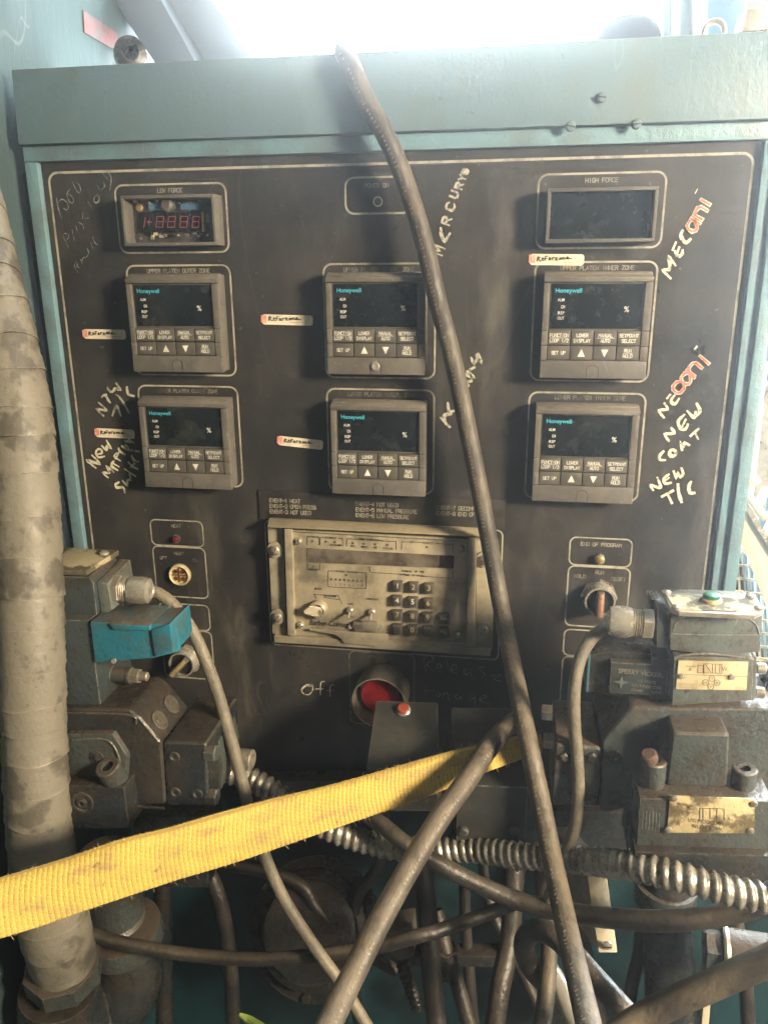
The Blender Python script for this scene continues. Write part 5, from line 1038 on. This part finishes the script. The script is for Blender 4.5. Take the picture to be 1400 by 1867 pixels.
sv = mth('ADD', sv, mth('MULTIPLY', mth('SINE', mth('MULTIPLY', sx.outputs[0], 40)), .0006))
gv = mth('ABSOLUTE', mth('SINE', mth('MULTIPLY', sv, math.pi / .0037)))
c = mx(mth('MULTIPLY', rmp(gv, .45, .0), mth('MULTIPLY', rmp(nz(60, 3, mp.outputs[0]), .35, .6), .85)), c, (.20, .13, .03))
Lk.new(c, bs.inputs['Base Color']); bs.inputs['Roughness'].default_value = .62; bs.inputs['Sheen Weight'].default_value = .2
bp = N.new('ShaderNodeBump'); bp.inputs['Distance'].default_value = .0003; Lk.new(nz(1500, 2, mp.outputs[0]), bp.inputs['Height']); Lk.new(bp.outputs[0], bs.inputs['Normal'])
base = OR[st.name]; me = bpy.data.meshes.new('webbing'); me.from_pydata([tuple(v_ - base) for v_ in vs], [], fs); uvl = me.uv_layers.new(name='UVMap')
flat_uv = []
for p_ in me.polygons:
    for vi in p_.vertices: flat_uv += list(uvs[vi]) if vi < nb else [0, 0]
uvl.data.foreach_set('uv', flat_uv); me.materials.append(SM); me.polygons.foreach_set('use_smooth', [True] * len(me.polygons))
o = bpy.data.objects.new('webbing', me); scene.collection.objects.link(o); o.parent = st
fz = MB(); random.seed(21)
for k in range(220):
    i = random.randrange(nu); top_ = random.random() < .65; p = (Pu if top_ else PL)[i]; d_ = Vector((random.uniform(-1, 1), random.uniform(-.6, .3), (1 if top_ else -1) * random.uniform(.2, 1))).normalized()
    l_ = random.uniform(.0012, .0035); s2 = Vector((random.uniform(-.001, .001), 0, random.uniform(-.001, .001)))
    fz.tube([p, p + d_ * l_ * .5 + s2, p + d_ * l_ + s2 * 2], .00011, 3, .002)
o = fz.build('frayed_fibres', M['plate'], st, kind='stuff')
# ================================================================== RIGHT SIDE beyond the cabinet
gd = thing('machine_guard', W(1375, 1110, -.12), 'white sheet metal machine guard with slotted mesh right of the cabinet', 'machine guard')
def qd(poly, d, th_=.004): 
    q_ = [W(x, y, d) for x, y in poly]; return MB().hexa(q_, [v_ + Vector((0, th_, 0)) for v_ in q_])
qd([(1352, 900), (1480, 1120), (1480, 1420), (1470, 1420), (1400, 1112), (1372, 1040), (1356, 1000), (1330, 985)], -.10).build('guard_sheet', M['whiteg'], gd, bev=.0008)
qd([(1352, 897), (1486, 1121), (1480, 1126), (1346, 908)], -.095, .01).build('guard_edge', M['bright'], gd)
qd([(1300, 980), (1346, 1004), (1400, 1230), (1300, 1230)], -.125, .002).build('mesh_backing', M['black'], gd)
for k in range(9):
    x = 1312 + k * 10; 
    qd([(x, 990), (x + 3, 990), (x + 18, 1230), (x + 14, 1230)], -.115, .003).build('mesh_bar', M['whiteg'], gd)
for k in range(10):
    y = 1000 + k * 24 
    qd([(1300, y), (1420, y + 14), (1420, y + 18), (1300, y + 4)], -.113, .003).build('mesh_cross_bar', M['whiteg'], gd)
solo(qd([(1340, 250), (1600, 250), (1600, 1300), (1300, 1300)], -.42, .02), 'blue_cabinet', M['bluecol'], 'blue cabinet standing behind the right side of the control panel', 'cabinet')
pl2 = [(1420, 560), (1437, 560), (1362, 890), (1350, 890)]
solo(qd([(1390, 660), (1402, 660), (1366, 900), (1356, 900)], -.2, .02), 'cream_post', M['whiteg'], 'narrow cream post beyond the right edge of the cabinet', 'post')
solo(qd([(1396, 700), (1425, 700), (1395, 930), (1370, 930)], -.3, .02), 'grey_channel', M['steel'], 'grey steel channel behind the cream post at right edge', 'channel')
rb = MB(); pts = [W(1378, 876, -.06), W(1364, 885, -.062), W(1366, 905, -.06), W(1380, 925, -.055), W(1395, 942, -.055), W(1410, 936, -.06)]
pts, _ = spline(pts, 0, .003); rb.ribbon(pts, .009, nrm=(.2, -1, 0)); o = rb.build('cable_tie', M['whiteg'], None); tag(o, 'cream ribbon-like cable tie curling beside the cabinet edge', 'cable tie')
sm = o.modifiers.new('thickness', 'SOLIDIFY'); sm.thickness = .0012
for (sp_, lb2, m_) in (([(1384, 730, .95), (1400, 708, .93), (1440, 690, .92)], 'grey loop of cable leaving at the right edge above the ribbon', 'cable'), ([(1398, 890, .95), (1380, 925, .95), (1372, 960, .95)], 'thin white cable slanting at the right edge', 'sticker'), ([(1420, 925, .95), (1395, 975, .95), (1380, 1010, 1.0)], 'lower thin white cable at the right edge', 'sticker')):
    cable('side_cable', m_, sp_, lb2, 'cable', [.005] * len(sp_), 10)
# ================================================================== HAZE (added volume imitating lens glare from the window)
if HAZE:
    hz = MB().box(-3.5, 3.5, -3.6, 2.2, -2.6, 3.6).build('haze', M['black'], None, kind='stuff', smooth=False)
    hm = bpy.data.materials.new('glare_haze'); hm.use_nodes = True; nt = hm.node_tree; nt.nodes.clear()
    pv = nt.nodes.new('ShaderNodeVolumePrincipled'); pv.inputs['Color'].default_value = (.93, .97, 1, 1); pv.inputs['Density'].default_value = HAZE; pv.inputs['Anisotropy'].default_value = .912
    oo = nt.nodes.new('ShaderNodeOutputMaterial'); nt.links.new(pv.outputs[0], oo.inputs['Volume']); hz.data.materials.clear(); hz.data.materials.append(hm); hm.volume_intersection_method = 'FAST' if hasattr(hm, 'volume_intersection_method') else None
    hz.display_type = 'WIRE'
